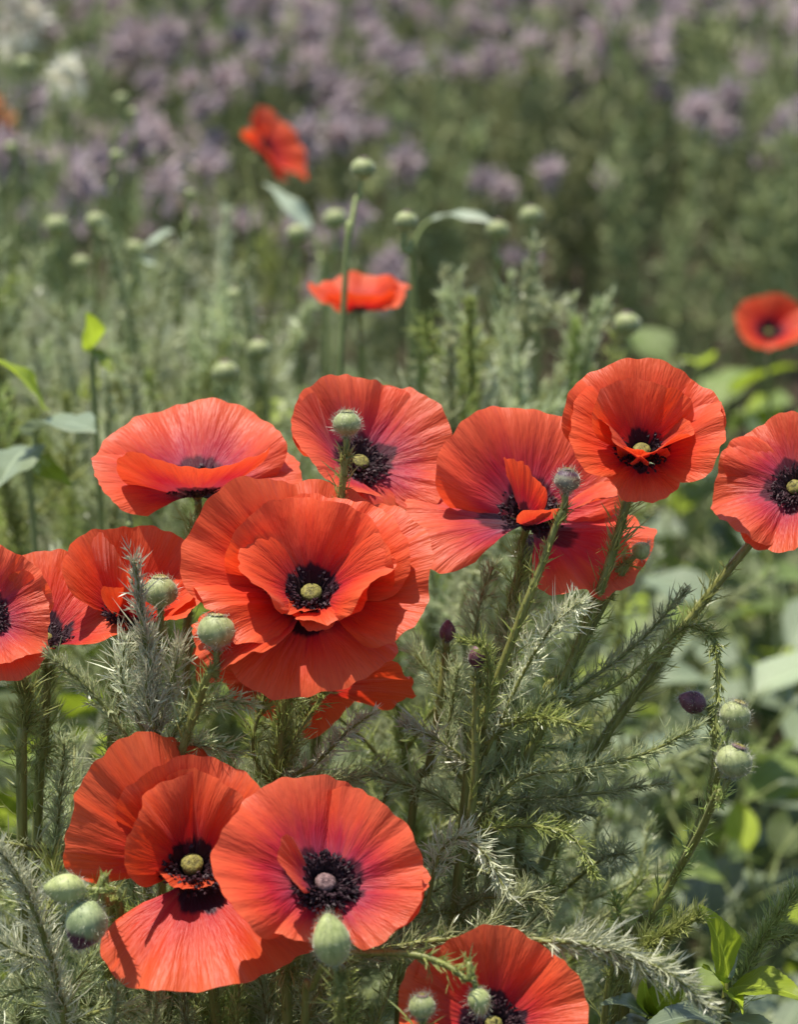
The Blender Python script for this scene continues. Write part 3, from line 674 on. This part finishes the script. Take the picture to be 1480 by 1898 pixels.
herb_px('thin stemmed feathery herb between the two flat poppies, silver sprig tip',
        Q([(500, 1800), (510, 1600), (520, 1450), (555, 1330), (575, 1280)], 1.12, 1.11), [
    (Q([(520, 1450), (590, 1410), (640, 1360), (690, 1322)], 1.11, 1.06), .010, 'needle_white'),
    (Q([(515, 1470), (470, 1400), (480, 1320), (500, 1275)], 1.11, 1.1), .010, 'needle_green'),
    (Q([(520, 1450), (540, 1380), (590, 1300), (600, 1280)], 1.11, 1.1), .009, 'needle_green'),
    (Q([(515, 1500), (580, 1450), (660, 1440)], 1.11, 1.1), .012, 'needle'),
    (Q([(515, 1500), (440, 1440), (390, 1430)], 1.11, 1.1), .012, 'needle'),
    (Q([(510, 1520), (600, 1470), (720, 1420)], 1.13, 1.14), .012, 'needle')])

def local_herb(h, nb, nl, dens, mat, w, name_group, label, seed, sides=(.2, .5), els=(25, 55)):
    """a whole plant in its own space, standing at the origin; copies share its meshes"""
    global rg
    keep = rg; rg = np.random.default_rng(seed)
    t = thing('feathery_herb', label, 'herb', (0, 0, 0), name_group)
    lean = rg.uniform(-.08, .08, 2)
    main = catmull([np.array([0, 0, -.02]), np.array([lean[0] * .2 * h, lean[1] * .2 * h, .4 * h]), np.array([lean[0] * .8 * h, lean[1] * .6 * h, .75 * h]), np.array([lean[0] * 1.6 * h, lean[1] * 1.2 * h, h])], 40)
    o = (0, 0, 0)
    spray(t, main, o, nl, dens, mat, w, .0022, .0006, 'stem', t0=.25)
    for i in range(nb):
        f = .30 + .62 * (i + .5) / nb; k = int(f * (len(main) - 1)); p = main[k]
        az = i * 2.4 + rg.uniform(-.4, .4); L = h * rg.uniform(*sides) * (1.05 - f) * 1.3 + .02
        el = R(rg.uniform(*els)); out = np.array([math.cos(az), math.sin(az), 0])
        tip = p + L * (out * math.cos(el) + np.array([0, 0, math.sin(el)]))
        mid = p + L * .5 * (out * math.cos(el) * 1.15 + np.array([0, 0, math.sin(el) * .8])) + rg.normal(0, .006, 3)
        droop = np.array([0, 0, -rg.uniform(0, .25) * L])
        spray(t, catmull([p, mid, tip + droop], 16), o, nl, dens, mat, w, .0012, .0004)
    rg = keep
    return t
def copy_tree(o, parent=None):
    c = o.copy(); COL.objects.link(c)
    if parent is not None: c.parent = parent
    for ch in KIDS[o.name]: copy_tree(ch, c)
    return c
KIDS = {}
def reg(o):
    KIDS[o.name] = list(o.children)
    for ch in o.children: reg(ch)
def put(proto, used, x, y, rz, s, label=None, tilt=(0, 0)):
    if proto.name in used: o = copy_tree(proto)
    else: o = proto; used.add(proto.name)
    o.location = (x, y, 0); o.rotation_euler = (tilt[0], tilt[1], rz); o.scale = (s, s, s)
    if label: o['label'] = label
    return o
def ground_xy(px, d):   # spot on the soil under a sighted column
    x = (px - 740) / 949 * TANV * d
    return x, d / math.cos(PITCH) - (CAM_H - .35) * math.tan(PITCH) * .0 - .0
def y_at(px, py, d): return P(px, py, d)

USED = set()
LM_NEAR = [(300, 1300, 'under the outside view poppy'), (60, 1350, 'under the pink red poppy at the edge'), (120, 1680, 'around the maroon tipped nodding bud'), (560, 1400, 'under the large double poppy'), (320, 1850, 'below the cupped poppy with wide lower petal'),
           (690, 1760, 'below the wide coral poppy'), (860, 1300, 'around the dark maroon buds'), (740, 1500, 'beside the wide coral poppy'), (950, 1500, 'inside the many branched herb'), (100, 1500, 'left of the cupped poppy with wide lower petal')]
LM_MID = [(370, 740, 'just behind the wide side view poppy'), (668, 560, 'around the shallow bowl poppy'), (920, 520, 'under the tip of the pale arching leaf'), (165, 610, 'around the single glowing lime leaf'), (40, 720, 'beside the big lime leaf'), (280, 450, 'around the pale pointed leaf'),
          (540, 420, 'below the edge on poppy'), (100, 400, 'around the pair of seed heads before the lilac'), (690, 720, 'just behind the coral red poppy'), (960, 740, 'just behind the pink red poppy'), (480, 640, 'between the side view and bowl poppies'), (20, 950, 'behind the orange red and pink red poppies')]
def landmark(x, y, lst): return min(lst, key=lambda q: (q[0] - x) ** 2 + (q[1] - y) ** 2)[2]
# near herbs, standing between the poppy stems
GN = 'feathery herbs standing between the poppy stems'
nearp = [local_herb(.50, 11, .0125, 1900, 'needle' if k != 2 else 'needle_green', .00033, GN, 'sharp silver green feathery herb standing among the poppy stems', 40 + k, (.28, .5)) for k in range(4)]
bpy.context.view_layer.update()
for p_ in nearp: reg(p_)
near_spots = [(30, 1330, 1.12), (100, 1480, 1.08), (215, 1560, 1.1), (60, 1600, 1.14), (420, 1290, 1.22), (455, 1420, 1.16), (380, 1420, 1.14), (560, 1420, 1.2), (700, 1480, 1.17), (180, 1720, 1.06), (300, 1800, 1.07), (440, 1790, 1.08), (60, 1800, 1.0), (250, 1860, 1.0), (660, 1720, 1.08), (740, 1780, 1.1), (960, 1290, 1.2), (760, 1640, 1.14), (560, 1760, 1.1), (480, 1860, 1.02), (130, 1860, 0.99), (690, 1830, 1.04), (350, 1880, 1.0), (980, 1560, 1.19), (20, 1720, 1.09), (850, 1640, 1.16), (880, 1130, 1.2)]
for i, (x, y, d) in enumerate(near_spots):
    top = P(x, y, d)
    o = put(nearp[i % 4], USED, top[0] + rg.uniform(-.01, .01), top[1] + rg.uniform(-.01, .01), rg.uniform(0, 6.28), max(top[2], .12) / .5)
    o['label'] = ('sharp silver green feathery herb ' if i % 4 != 2 else 'sharp grass green feathery herb ') + landmark(x, y, LM_NEAR)

# herbs behind, out of focus
GM = 'pale feathery herbs in the bed behind the poppies'
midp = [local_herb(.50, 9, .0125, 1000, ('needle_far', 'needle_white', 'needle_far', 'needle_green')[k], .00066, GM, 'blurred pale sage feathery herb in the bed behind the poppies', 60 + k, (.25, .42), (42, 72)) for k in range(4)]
bpy.context.view_layer.update()
for p_ in midp: reg(p_)
mid_spots = []
for k in range(50):
    d = rg.uniform(1.42, 2.35); x = rg.uniform(-60, 760)
    y = 330 + (2.35 - d) / .93 * 330 + rg.uniform(0, 200) + (90 if 560 < x else 0) + max(0, x - 430) * .25
    if 540 < x < 800 and y < 640: y += 110
    mid_spots.append((x, y, d))
mid_spots += [(885, 445, 1.6), (905, 520, 1.55), (945, 540, 1.62), (985, 560, 1.6), (860, 600, 1.5), (1000, 640, 1.55), (920, 470, 1.66), (800, 700, 1.5), (960, 700, 1.45), (700, 640, 1.5), (840, 740, 1.45), (790, 690, 1.6), (0, 330, 1.9), (20, 420, 1.8), (375, 420, 1.75), (350, 380, 1.9), (540, 500, 1.75), (1040, 800, 1.5), (870, 800, 1.4)]
for i, (x, y, d) in enumerate(mid_spots):
    top = P(x, y, d)
    o = put(midp[i % 4], USED, top[0], top[1], rg.uniform(0, 6.28), max(.15, top[2]) / .5)
    o['label'] = 'blurred %s feathery herb ' % ('pale sage', 'silvery', 'pale sage', 'green')[i % 4] + landmark(x, y, LM_MID)

# ------------------------------------------------------------------ leaves
def leaf_arrays(L, W, curl, fold, wave, serr, seed, nu=5, nv=8, tipw=1.):
    r = np.random.default_rng(seed)
    u = np.linspace(-1, 1, nu)[None, :]; v = np.linspace(0, 1, nv)[:, None]
    wd = W / 2 * np.sin(math.pi * np.clip(v, 0, 1) ** (.75 * tipw)) ** .85 + .0005
    if serr: wd = wd * (1 + serr * ((v * 11) % 1 - .5) * (np.abs(u) > .9))
    x = u * wd; a = curl * v
    y = L * np.where(abs(curl) < 1e-3, v, np.sin(a) / (curl if abs(curl) > 1e-3 else 1)) + 0 * u
    z = -L * np.where(abs(curl) < 1e-3, 0 * v, (1 - np.cos(a)) / (curl if abs(curl) > 1e-3 else 1)) + fold * np.abs(x) + wave * L * np.sin(7 * v + r.uniform(0, 6) + 1.5 * u) * u ** 2 + wave * .5 * L * np.sin(15 * v + r.uniform(0, 6)) * np.abs(u)
    pts = np.stack([x, y, z], -1).reshape(-1, 3)
    uvs = np.stack([np.broadcast_to((u + 1) / 2, x.shape), np.broadcast_to(v, x.shape)], -1).reshape(-1, 2)
    f = [(j * nu + i, j * nu + i + 1, (j + 1) * nu + i + 1, (j + 1) * nu + i) for j in range(nv - 1) for i in range(nu - 1)]
    return pts, uvs, f
def leaf_shape(mat, seed, W=.55, curl=.7, fold=.25, wave=.04, serr=.0, nu=5, nv=8):
    p, uv, f = leaf_arrays(1., W, curl, fold, wave, serr, seed, nu, nv)
    return uv_mesh('leaf', p, uv, f, M[mat], 'leaf')
LSH = {m: [leaf_shape(m, 10 * k + j, W=.52 + .11 * j, curl=.5 + .25 * j, wave=.03 + .012 * j) for j in range(3)] for k, m in enumerate(('leaf_grey', 'leaf_lime', 'leaf_mid'))}

def local_leafy(h, n, mix, label, group, seed, size=(.04, .072)):
    r = np.random.default_rng(seed)
    t = thing('broad_leaf_plant', label, 'plant', (0, 0, 0), group)
    mb = MB(); tips = []
    tube(mb, catmull([np.array([0, 0, -.02]), np.array([.01, .0, h * .4]), np.array([r.uniform(-.02, .02), r.uniform(-.02, .02), h * .85])], 10), .003, .0015, 5)
    for i in range(n):
        az = i * 2.4 + r.uniform(-.3, .3); f = (i + .7) / n
        z0 = h * (.08 + .74 * f); el = R(20 + 45 * f + r.uniform(-12, 12)); pl = h * r.uniform(.12, .3) * (1.15 - .5 * f) + .015
        o = np.array([math.cos(az), math.sin(az), 0]); p0 = np.array([.01 * f, 0, z0]); p1 = p0 + pl * (o * math.cos(el) + np.array([0, 0, math.sin(el)]))
        tube(mb, np.array([p0, (p0 + p1) / 2 + [0, 0, .003], p1]), .0013, .0009, 4)
        tips.append((p1, az, el))
    mb.obj('stem', M['stem_far'], t)
    for (p1, az, el) in tips:
        m = mix[int(r.integers(len(mix)))]
        me = LSH[m][int(r.integers(3))]; s = r.uniform(*size)
        mat4 = Matrix.Translation(p1) @ Matrix.Rotation(az - math.pi / 2, 4, 'Z') @ Matrix.Rotation(el * .55 + r.uniform(-.25, .25), 4, 'X') @ Matrix.Rotation(r.uniform(-.5, .5), 4, 'Y') @ Matrix.Scale(s, 4)
        link('leaf', me, t, mat4)
    return t
LB = 'leafy plants carpeting the bed behind the poppies'
lp = [local_leafy(.24, 15, ('leaf_grey',) * 4 + ('leaf_mid',), 'blurred grey green broad leaved plant in the bed behind', LB, 1),
      local_leafy(.20, 14, ('leaf_grey',) * 3 + ('leaf_lime',), 'blurred low plant mixing grey green and a few lime leaves', LB, 2, (.042, .08)),
      local_leafy(.26, 20, ('leaf_lime',) * 3 + ('leaf_mid',) * 2, 'blurred lime green broad leaved plant in the bed behind', LB, 3, (.032, .055)),
      local_leafy(.22, 15, ('leaf_mid',) * 3 + ('leaf_grey',), 'blurred darker green broad leaved plant in the bed behind', LB, 4)]
bpy.context.view_layer.update()
for p_ in lp: reg(p_)
cnt = 0
def pix(x, y, z):
    v = np.array([x, y, z]) - CO; d = v @ CF
    return 740 + (v @ CR) / d / TANV * 949, 949 - (v @ CU) / d / TANV * 949
LEAF_KIND = ('blurred grey green broad leaved plant ', 'blurred low plant of grey green and lime leaves ', 'blurred lime green broad leaved plant ', 'blurred darker green broad leaved plant ')
LM_LEAF = [(1360, 1360, 'behind the pair of seed heads'), (1330, 1760, 'behind the lime leaved seedling'), (1430, 900, 'behind the flat open coral poppy'), (1200, 850, 'behind the bright cup shaped poppy'), (1420, 600, 'around the small poppy at the edge'), (1000, 1000, 'behind the pink red poppy'), (1150, 1500, 'behind the feathery herb tips'),
           (1120, 1150, 'behind the cup shaped poppy stem'), (690, 830, 'behind the coral red poppy'), (370, 850, 'behind the wide side view poppy'), (60, 800, 'beside the big lime leaf'), (165, 620, 'around the single glowing lime leaf'), (580, 1100, 'behind the large double poppy'), (240, 1100, 'behind the outside view poppy'), (400, 1500, 'behind the cupped poppy'), (850, 1400, 'behind the dark maroon buds'), (1250, 1150, 'under the flat open coral poppy')]
LM_LILAC = [(500, 260, 'around the edge on poppy'), (40, 60, 'around the cream blossoms'), (120, 180, 'behind the small white flower'), (840, 350, 'above the pale arching leaf'), (250, 330, 'above the pale pointed leaf'), (1420, 420, 'above the small poppy at the edge'), (1150, 480, 'above the lone seed head by the dark gap'), (680, 250, 'behind the tall blurred seed head')]
def leafy(k, x, y, s):
    o = put(lp[k], USED, x, y, rg.uniform(0, 6.28), s)
    o['label'] = LEAF_KIND[k] + landmark(*pix(x, y, .2 * s), LM_LEAF)
for gy in np.arange(1.30, 2.62, .115):
    hw = gy * TANV * 1480 / 1898 * 1.12 + .04
    for gx in np.arange(-hw, hw, .105):
        x = gx + rg.uniform(-.045, .045); y = gy + rg.uniform(-.05, .05)
        right = x > gy * .03
        if not right and rg.uniform() < .42: continue
        if .0 < x < .40 and 2.05 < y and rg.uniform() < .85: continue     # bare patch in the bed
        k = int(rg.choice(4, p=[.28, .22, .40, .10]))
        s = rg.uniform(.75, 1.35)
        if x > .30 and y > 1.9: s *= 1.25
        if y < 1.7: s *= .74
        leafy(k, x, y, s); cnt += 1

for (px_, d_, k_, s_) in ((60, 1.5, 2, 1.7), (210, 1.55, 2, 1.75), (330, 1.62, 1, 2.0), (30, 1.7, 2, 1.9), (130, 1.8, 0, 1.8), (440, 1.7, 2, 1.6), (270, 1.85, 2, 1.9), (520, 1.6, 2, 1.45), (90, 1.95, 2, 2.0), (640, 1.62, 0, 1.4), (-20, 1.48, 1, 1.8), (390, 1.5, 0, 1.5), (580, 1.85, 2, 1.6), (170, 1.42, 0, 1.4),
                           (1300, 2.2, 0, 1.5), (1400, 2.15, 0, 1.45), (1460, 2.25, 2, 1.5), (1350, 2.35, 2, 1.6), (1270, 2.3, 2, 1.4)):
    leafy(k_, (px_ - 740) / 949 * TANV * d_, d_, s_ * .92)

def leaf_between(root, base, b, tip, width, up, mat, curl=.5, fold=.2, wave=.03, serr=.06, nu=9, nv=24, name='leaf', seed=0):
    L = np.linalg.norm(tip - b); y = nrm(tip - b); z = nrm(up - y * (up @ y)); x = np.cross(y, z)
    p, uv, f = leaf_arrays(L * 1.04, width, curl, fold, wave, serr, seed, nu, nv)
    # turn so that the curled tip lands on the wanted spot
    e = p.reshape(nv, nu, 3)[-1, nu // 2]; ang = math.atan2(-e[2], e[1]); c, s_ = math.cos(ang), math.sin(ang)
    p2 = p.copy(); p2[:, 1] = c * p[:, 1] - s_ * p[:, 2]; p2[:, 2] = s_ * p[:, 1] + c * p[:, 2]
    w_ = b + p2[:, :1] * x + p2[:, 1:2] * y + p2[:, 2:3] * z - base
    return link(name, uv_mesh('leaf', w_, uv, f, M[mat], 'leaf'), root)

def leaf_plant(label, stem_px, leaves, name='leafy_seedling', smat='stem'):
    pts = [P(*q) for q in stem_px]; g = ground_end(pts[:2][::-1]); path = catmull(list(reversed(g)) + pts, 40)
    base = path[0].copy(); base[2] = 0
    t = thing(name, label, 'plant', base)
    mb = MB(); tube(mb, path, .0024, .0014, 7); mb.obj('stem', M[smat], t, base)
    for i, (b, tp, w, up, mat, curl) in enumerate(leaves):
        leaf_between(t, base, P(*b), P(*tp), w * PX(b[2]), V3(*up), mat, curl, seed=i, serr=.10)
    return t
leaf_plant('lime leaved seedling beside the silver frond tip, one leaf standing up', [(1338, 1960, 1.1), (1344, 1860, 1.1), (1352, 1812, 1.1)], [
    ((1350, 1812, 1.1), (1300, 1682, 1.06), 74, (.5, .25, .85), 'leaf_lime', .5), ((1352, 1815, 1.1), (1350, 1730, 1.13), 50, (-.5, .2, .85), 'leaf_grey', .4),
    ((1360, 1830, 1.1), (1485, 1850, 1.06), 92, (-.1, .85, .5), 'leaf_lime', .6), ((1345, 1835, 1.1), (1376, 1878, 1.05), 26, (.4, .7, .6), 'leaf_lime', .3),
    ((1345, 1835, 1.1), (1305, 1790, 1.08), 20, (-.3, .6, .6), 'leaf_lime', .4), ((1340, 1890, 1.1), (1200, 1905, 1.05), 74, (0, .85, .5), 'leaf_grey', .5),
    ((1345, 1890, 1.1), (1440, 1930, 1.05), 70, (0, .9, .4), 'leaf_grey', .5)])
leaf_plant('small lime and grey leaved seedling right of the lowest poppy', [(1215, 1990, 1.12), (1212, 1910, 1.12), (1210, 1870, 1.12)], [
    ((1210, 1890, 1.12), (1118, 1862, 1.08), 54, (0, .8, .6), 'leaf_grey', .6), ((1210, 1880, 1.12), (1265, 1800, 1.1), 60, (.1, .3, .9), 'leaf_lime', .4),
    ((1208, 1880, 1.12), (1195, 1815, 1.1), 34, (-.4, .3, .8), 'leaf_lime', .4), ((1212, 1890, 1.12), (1250, 1905, 1.06), 44, (0, .9, .4), 'leaf_lime', .4), ((1208, 1895, 1.12), (1140, 1915, 1.08), 50, (0, .9, .4), 'leaf_grey', .4)])
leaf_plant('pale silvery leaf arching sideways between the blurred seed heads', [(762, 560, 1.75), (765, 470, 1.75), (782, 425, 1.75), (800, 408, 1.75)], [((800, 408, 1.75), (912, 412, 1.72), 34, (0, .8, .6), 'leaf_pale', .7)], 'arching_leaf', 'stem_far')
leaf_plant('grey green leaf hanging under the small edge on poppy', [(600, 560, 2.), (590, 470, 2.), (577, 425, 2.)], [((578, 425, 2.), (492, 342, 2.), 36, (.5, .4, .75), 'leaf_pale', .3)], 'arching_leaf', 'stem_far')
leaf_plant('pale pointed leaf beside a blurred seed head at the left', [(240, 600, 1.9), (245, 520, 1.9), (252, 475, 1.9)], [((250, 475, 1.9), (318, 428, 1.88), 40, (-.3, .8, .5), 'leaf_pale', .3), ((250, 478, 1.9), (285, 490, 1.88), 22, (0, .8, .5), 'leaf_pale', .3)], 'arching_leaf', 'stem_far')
leaf_plant('big lime leaf catching the light over a grey green one at the left edge', [(60, 960, 1.42), (50, 880, 1.42), (70, 790, 1.42)], [((85, 760, 1.42), (-10, 668, 1.38), 62, (.35, .7, .6), 'leaf_lime', .5), ((60, 800, 1.42), (175, 800, 1.36), 110, (0, .9, .45), 'leaf_grey', .5), ((55, 830, 1.42), (0, 900, 1.36), 90, (0, .8, .6), 'leaf_grey', .5), ((60, 850, 1.42), (130, 900, 1.38), 36, (-.4, .5, .7), 'leaf_lime', .4)], 'broad_leaf_plant', 'stem_far')
leaf_plant('single lime leaf glowing among the blurred feathery herbs', [(175, 760, 1.5), (172, 690, 1.5), (170, 645, 1.5)], [((170, 645, 1.5), (160, 582, 1.48), 52, (.2, .5, .85), 'leaf_lime', .3), ((172, 650, 1.5), (205, 690, 1.48), 30, (.2, .8, .5), 'leaf_lime', .4)], 'broad_leaf_plant', 'stem_far')

# ------------------------------------------------------------------ lilac flowered plants
def head_shape(seed, mat, n=70, r0=.017):
    global rg
    keep = rg; rg = np.random.default_rng(seed)
    mb = MB()
    d = nrm(rg.normal(size=(n, 3)) + np.array([0, 0, .35]))
    cen = rg.normal(0, .004, (n, 3))
    ribbons(mb, cen + d * r0 * .2, d, rg.normal(0, .2, (n, 3)), r0 * rg.uniform(.55, 1.15, n), r0 * rg.uniform(.12, .2, n), rg.uniform(0, 1, n))
    me = mb.mesh('flower_head', M[mat], smooth=False); rg = keep
    return me
HL = [head_shape(70 + k, 'lilac') for k in range(4)]
def local_lilac(h, ns, heads, label, group, seed, hs, name='lilac_flower_plant', cat='flowering plant'):
    global rg
    keep = rg; rg = np.random.default_rng(seed); r = rg
    t = thing(name, label, cat, (0, 0, 0), group)
    mb = MB(); fm = MB(); hp = []
    for i in range(ns):
        az = i * 2.4 + r.uniform(-.5, .5); sp = h * r.uniform(.06, .2); hh = h * r.uniform(.75, 1.05)
        o = np.array([math.cos(az), math.sin(az), 0])
        path = catmull([np.array([0, 0, -.02]) + o * .008, o * sp * .4 + [0, 0, hh * .45], o * sp + [0, 0, hh]], 12)
        tube(mb, path, .0024, .0012, 5)
        needles(fm, path, 30, .045, 50, .0030, .46, .97, fork=.8, updir=.0)
        if i < heads:
            for q in range(int(r.integers(2, 4))):
                hp.append(path[-1] + r.normal(0, .016, 3) * np.array([1, 1, .8]) + np.array([0, 0, -.012 * q]))
    mb.obj('stem', M['stem_far'], t); fm.obj('ferny_leaves', M['fern'], t, kind='stuff')
    for p in hp:
        link('flower_head', hs[int(r.integers(len(hs)))], t, Matrix.Translation(p) @ Matrix.Rotation(r.uniform(0, 6.28), 4, 'Z') @ Matrix.Scale(r.uniform(.8, 1.35), 4))
    rg = keep
    return t
GL = 'lilac flowered plants filling the far bed'
ll = [local_lilac(.5, 7, hd, lab, GL, 90 + k, HL) for k, (hd, lab) in enumerate(((5, 'blurred ferny plant thick with lilac flower heads in the far bed'), (3, 'blurred ferny plant with a few lilac flower heads in the far bed'), (6, 'blurred ferny plant thick with lilac flower heads in the far bed'), (0, 'blurred ferny green plant without flowers in the far bed')))]
bpy.context.view_layer.update()
for p_ in ll: reg(p_)
for gy in np.arange(2.78, 6.0, .19):
    hw = gy * TANV * 1480 / 1898 * 1.12 + .08
    for gx in np.arange(-hw, hw, .185):
        x = gx + rg.uniform(-.07, .07); y = gy + rg.uniform(-.08, .08)
        u = x / (gy * TANV * 1480 / 1898)
        if u > .02 and gy < 3.1: continue
        pl = .66 if (-.75 < u < -.15 or .15 < u < .62) else .42
        if -.15 < u < .12: pl = .12
        if -.8 < u < -.2 and gy < 4: pl = .9
        k = int(rg.choice([0, 2, 1])) if rg.uniform() < pl else int(rg.choice([3, 3, 1]))
        hgt = rg.uniform(.36, .5) if gy < 3.2 else rg.uniform(.42, .58)
        o = put(ll[k], USED, x, y, rg.uniform(0, 6.28), hgt / .5)
        o['label'] = ('blurred ferny plant thick with lilac heads ', 'blurred ferny plant with few lilac heads ', 'blurred ferny plant thick with lilac heads ', 'blurred flowerless ferny plant ')[k] + (landmark(*pix(x, y, hgt), LM_LILAC) if gy < 3.9 else 'far back in the bed')
# the bed goes on
mb = MB(); hm = MB()
for k in range(1500):
    y = rg.uniform(6.0, 13); x = rg.uniform(-1, 1) * (y * .2 + .8); h = rg.uniform(.4, .6)
    p0 = np.array([x, y, 0]); path = np.array([p0, p0 + [0, 0, h * .5], p0 + [rg.uniform(-.05, .05), 0, h]])
    needles(mb, path, 16, .07, 45, .008, .05, 1., fork=.3)
    if rg.uniform() < .5:
        n = 14; d = nrm(rg.normal(size=(n, 3))); ribbons(hm, path[-1] + d * .008, d, 0 * d, np.full(n, .022), np.full(n, .007), rg.uniform(0, 1, n))
o = mb.obj('distant_greenery', M['fern']); o['kind'] = 'stuff'; o['label'] = 'mass of ferny green leaves far off in the bed'; o['category'] = 'plants'
o = hm.obj('distant_lilac_flowers', M['lilac']); o['kind'] = 'stuff'; o['label'] = 'haze of lilac flower heads far off in the bed'; o['category'] = 'flowers'

# cream and rust coloured flowers in the far corner
HC = [head_shape(170 + k, 'cream', 60, .018) for k in range(2)]; HO = [head_shape(180 + k, 'orange', 70, .022) for k in range(2)]
def far_flowers(label, pts, hs, sc=1.):
    pw = [P(*q) for q in pts]; base = np.array([pw[0][0], pw[0][1], 0.])
    t = thing('garden_flower', label, 'flower', base)
    mb = MB()
    for p in pw: tube(mb, catmull([base * [1, 1, 0] - [0, 0, .02], base * .6 + np.array([p[0], p[1], 0]) * .4 + [0, 0, p[2] * .5], p], 10), .002, .0013, 5)
    mb.obj('stem', M['stem_far'], t, base)
    for i, p in enumerate(pw): link('flower_head', hs[i % len(hs)], t, Matrix.Translation(p - base) @ Matrix.Rotation(i * 1.7, 4, 'Z') @ Matrix.Scale(sc, 4))
far_flowers('cream blossoms on tall stems in the far corner', [(25, 15, 2.9), (60, 30, 2.9), (15, 60, 2.95), (30, 85, 2.9)], HC, .9)
far_flowers('single small white flower before the lilac plants', [(122, 142, 2.5)], HC, 1.1)
far_flowers('rust orange blooms low in the far corner', [(2, 225, 2.7), (-10, 200, 2.7), (8, 252, 2.72), (-14, 245, 2.7)], HO, .6)

# low ground cover in the gaps
mb = MB()
n = 9000; y = rg.uniform(1.25, 3.2, n); x = rg.uniform(-1, 1, n) * (y * .19 + .1)
pos = np.stack([x, y, np.full(n, -.02)], 1); d = nrm(rg.normal(size=(n, 3)) * [1, 1, .3] + [0, 0, .9])
ribbons(mb, pos, d, rg.normal(0, .3, (n, 3)), rg.uniform(.03, .09, n), rg.uniform(.0015, .005, n), rg.uniform(0, 1, n))
o = mb.obj('ground_cover', M['fern']); o['kind'] = 'stuff'; o['label'] = 'thin grassy ground cover between the plants'; o['category'] = 'ground cover'
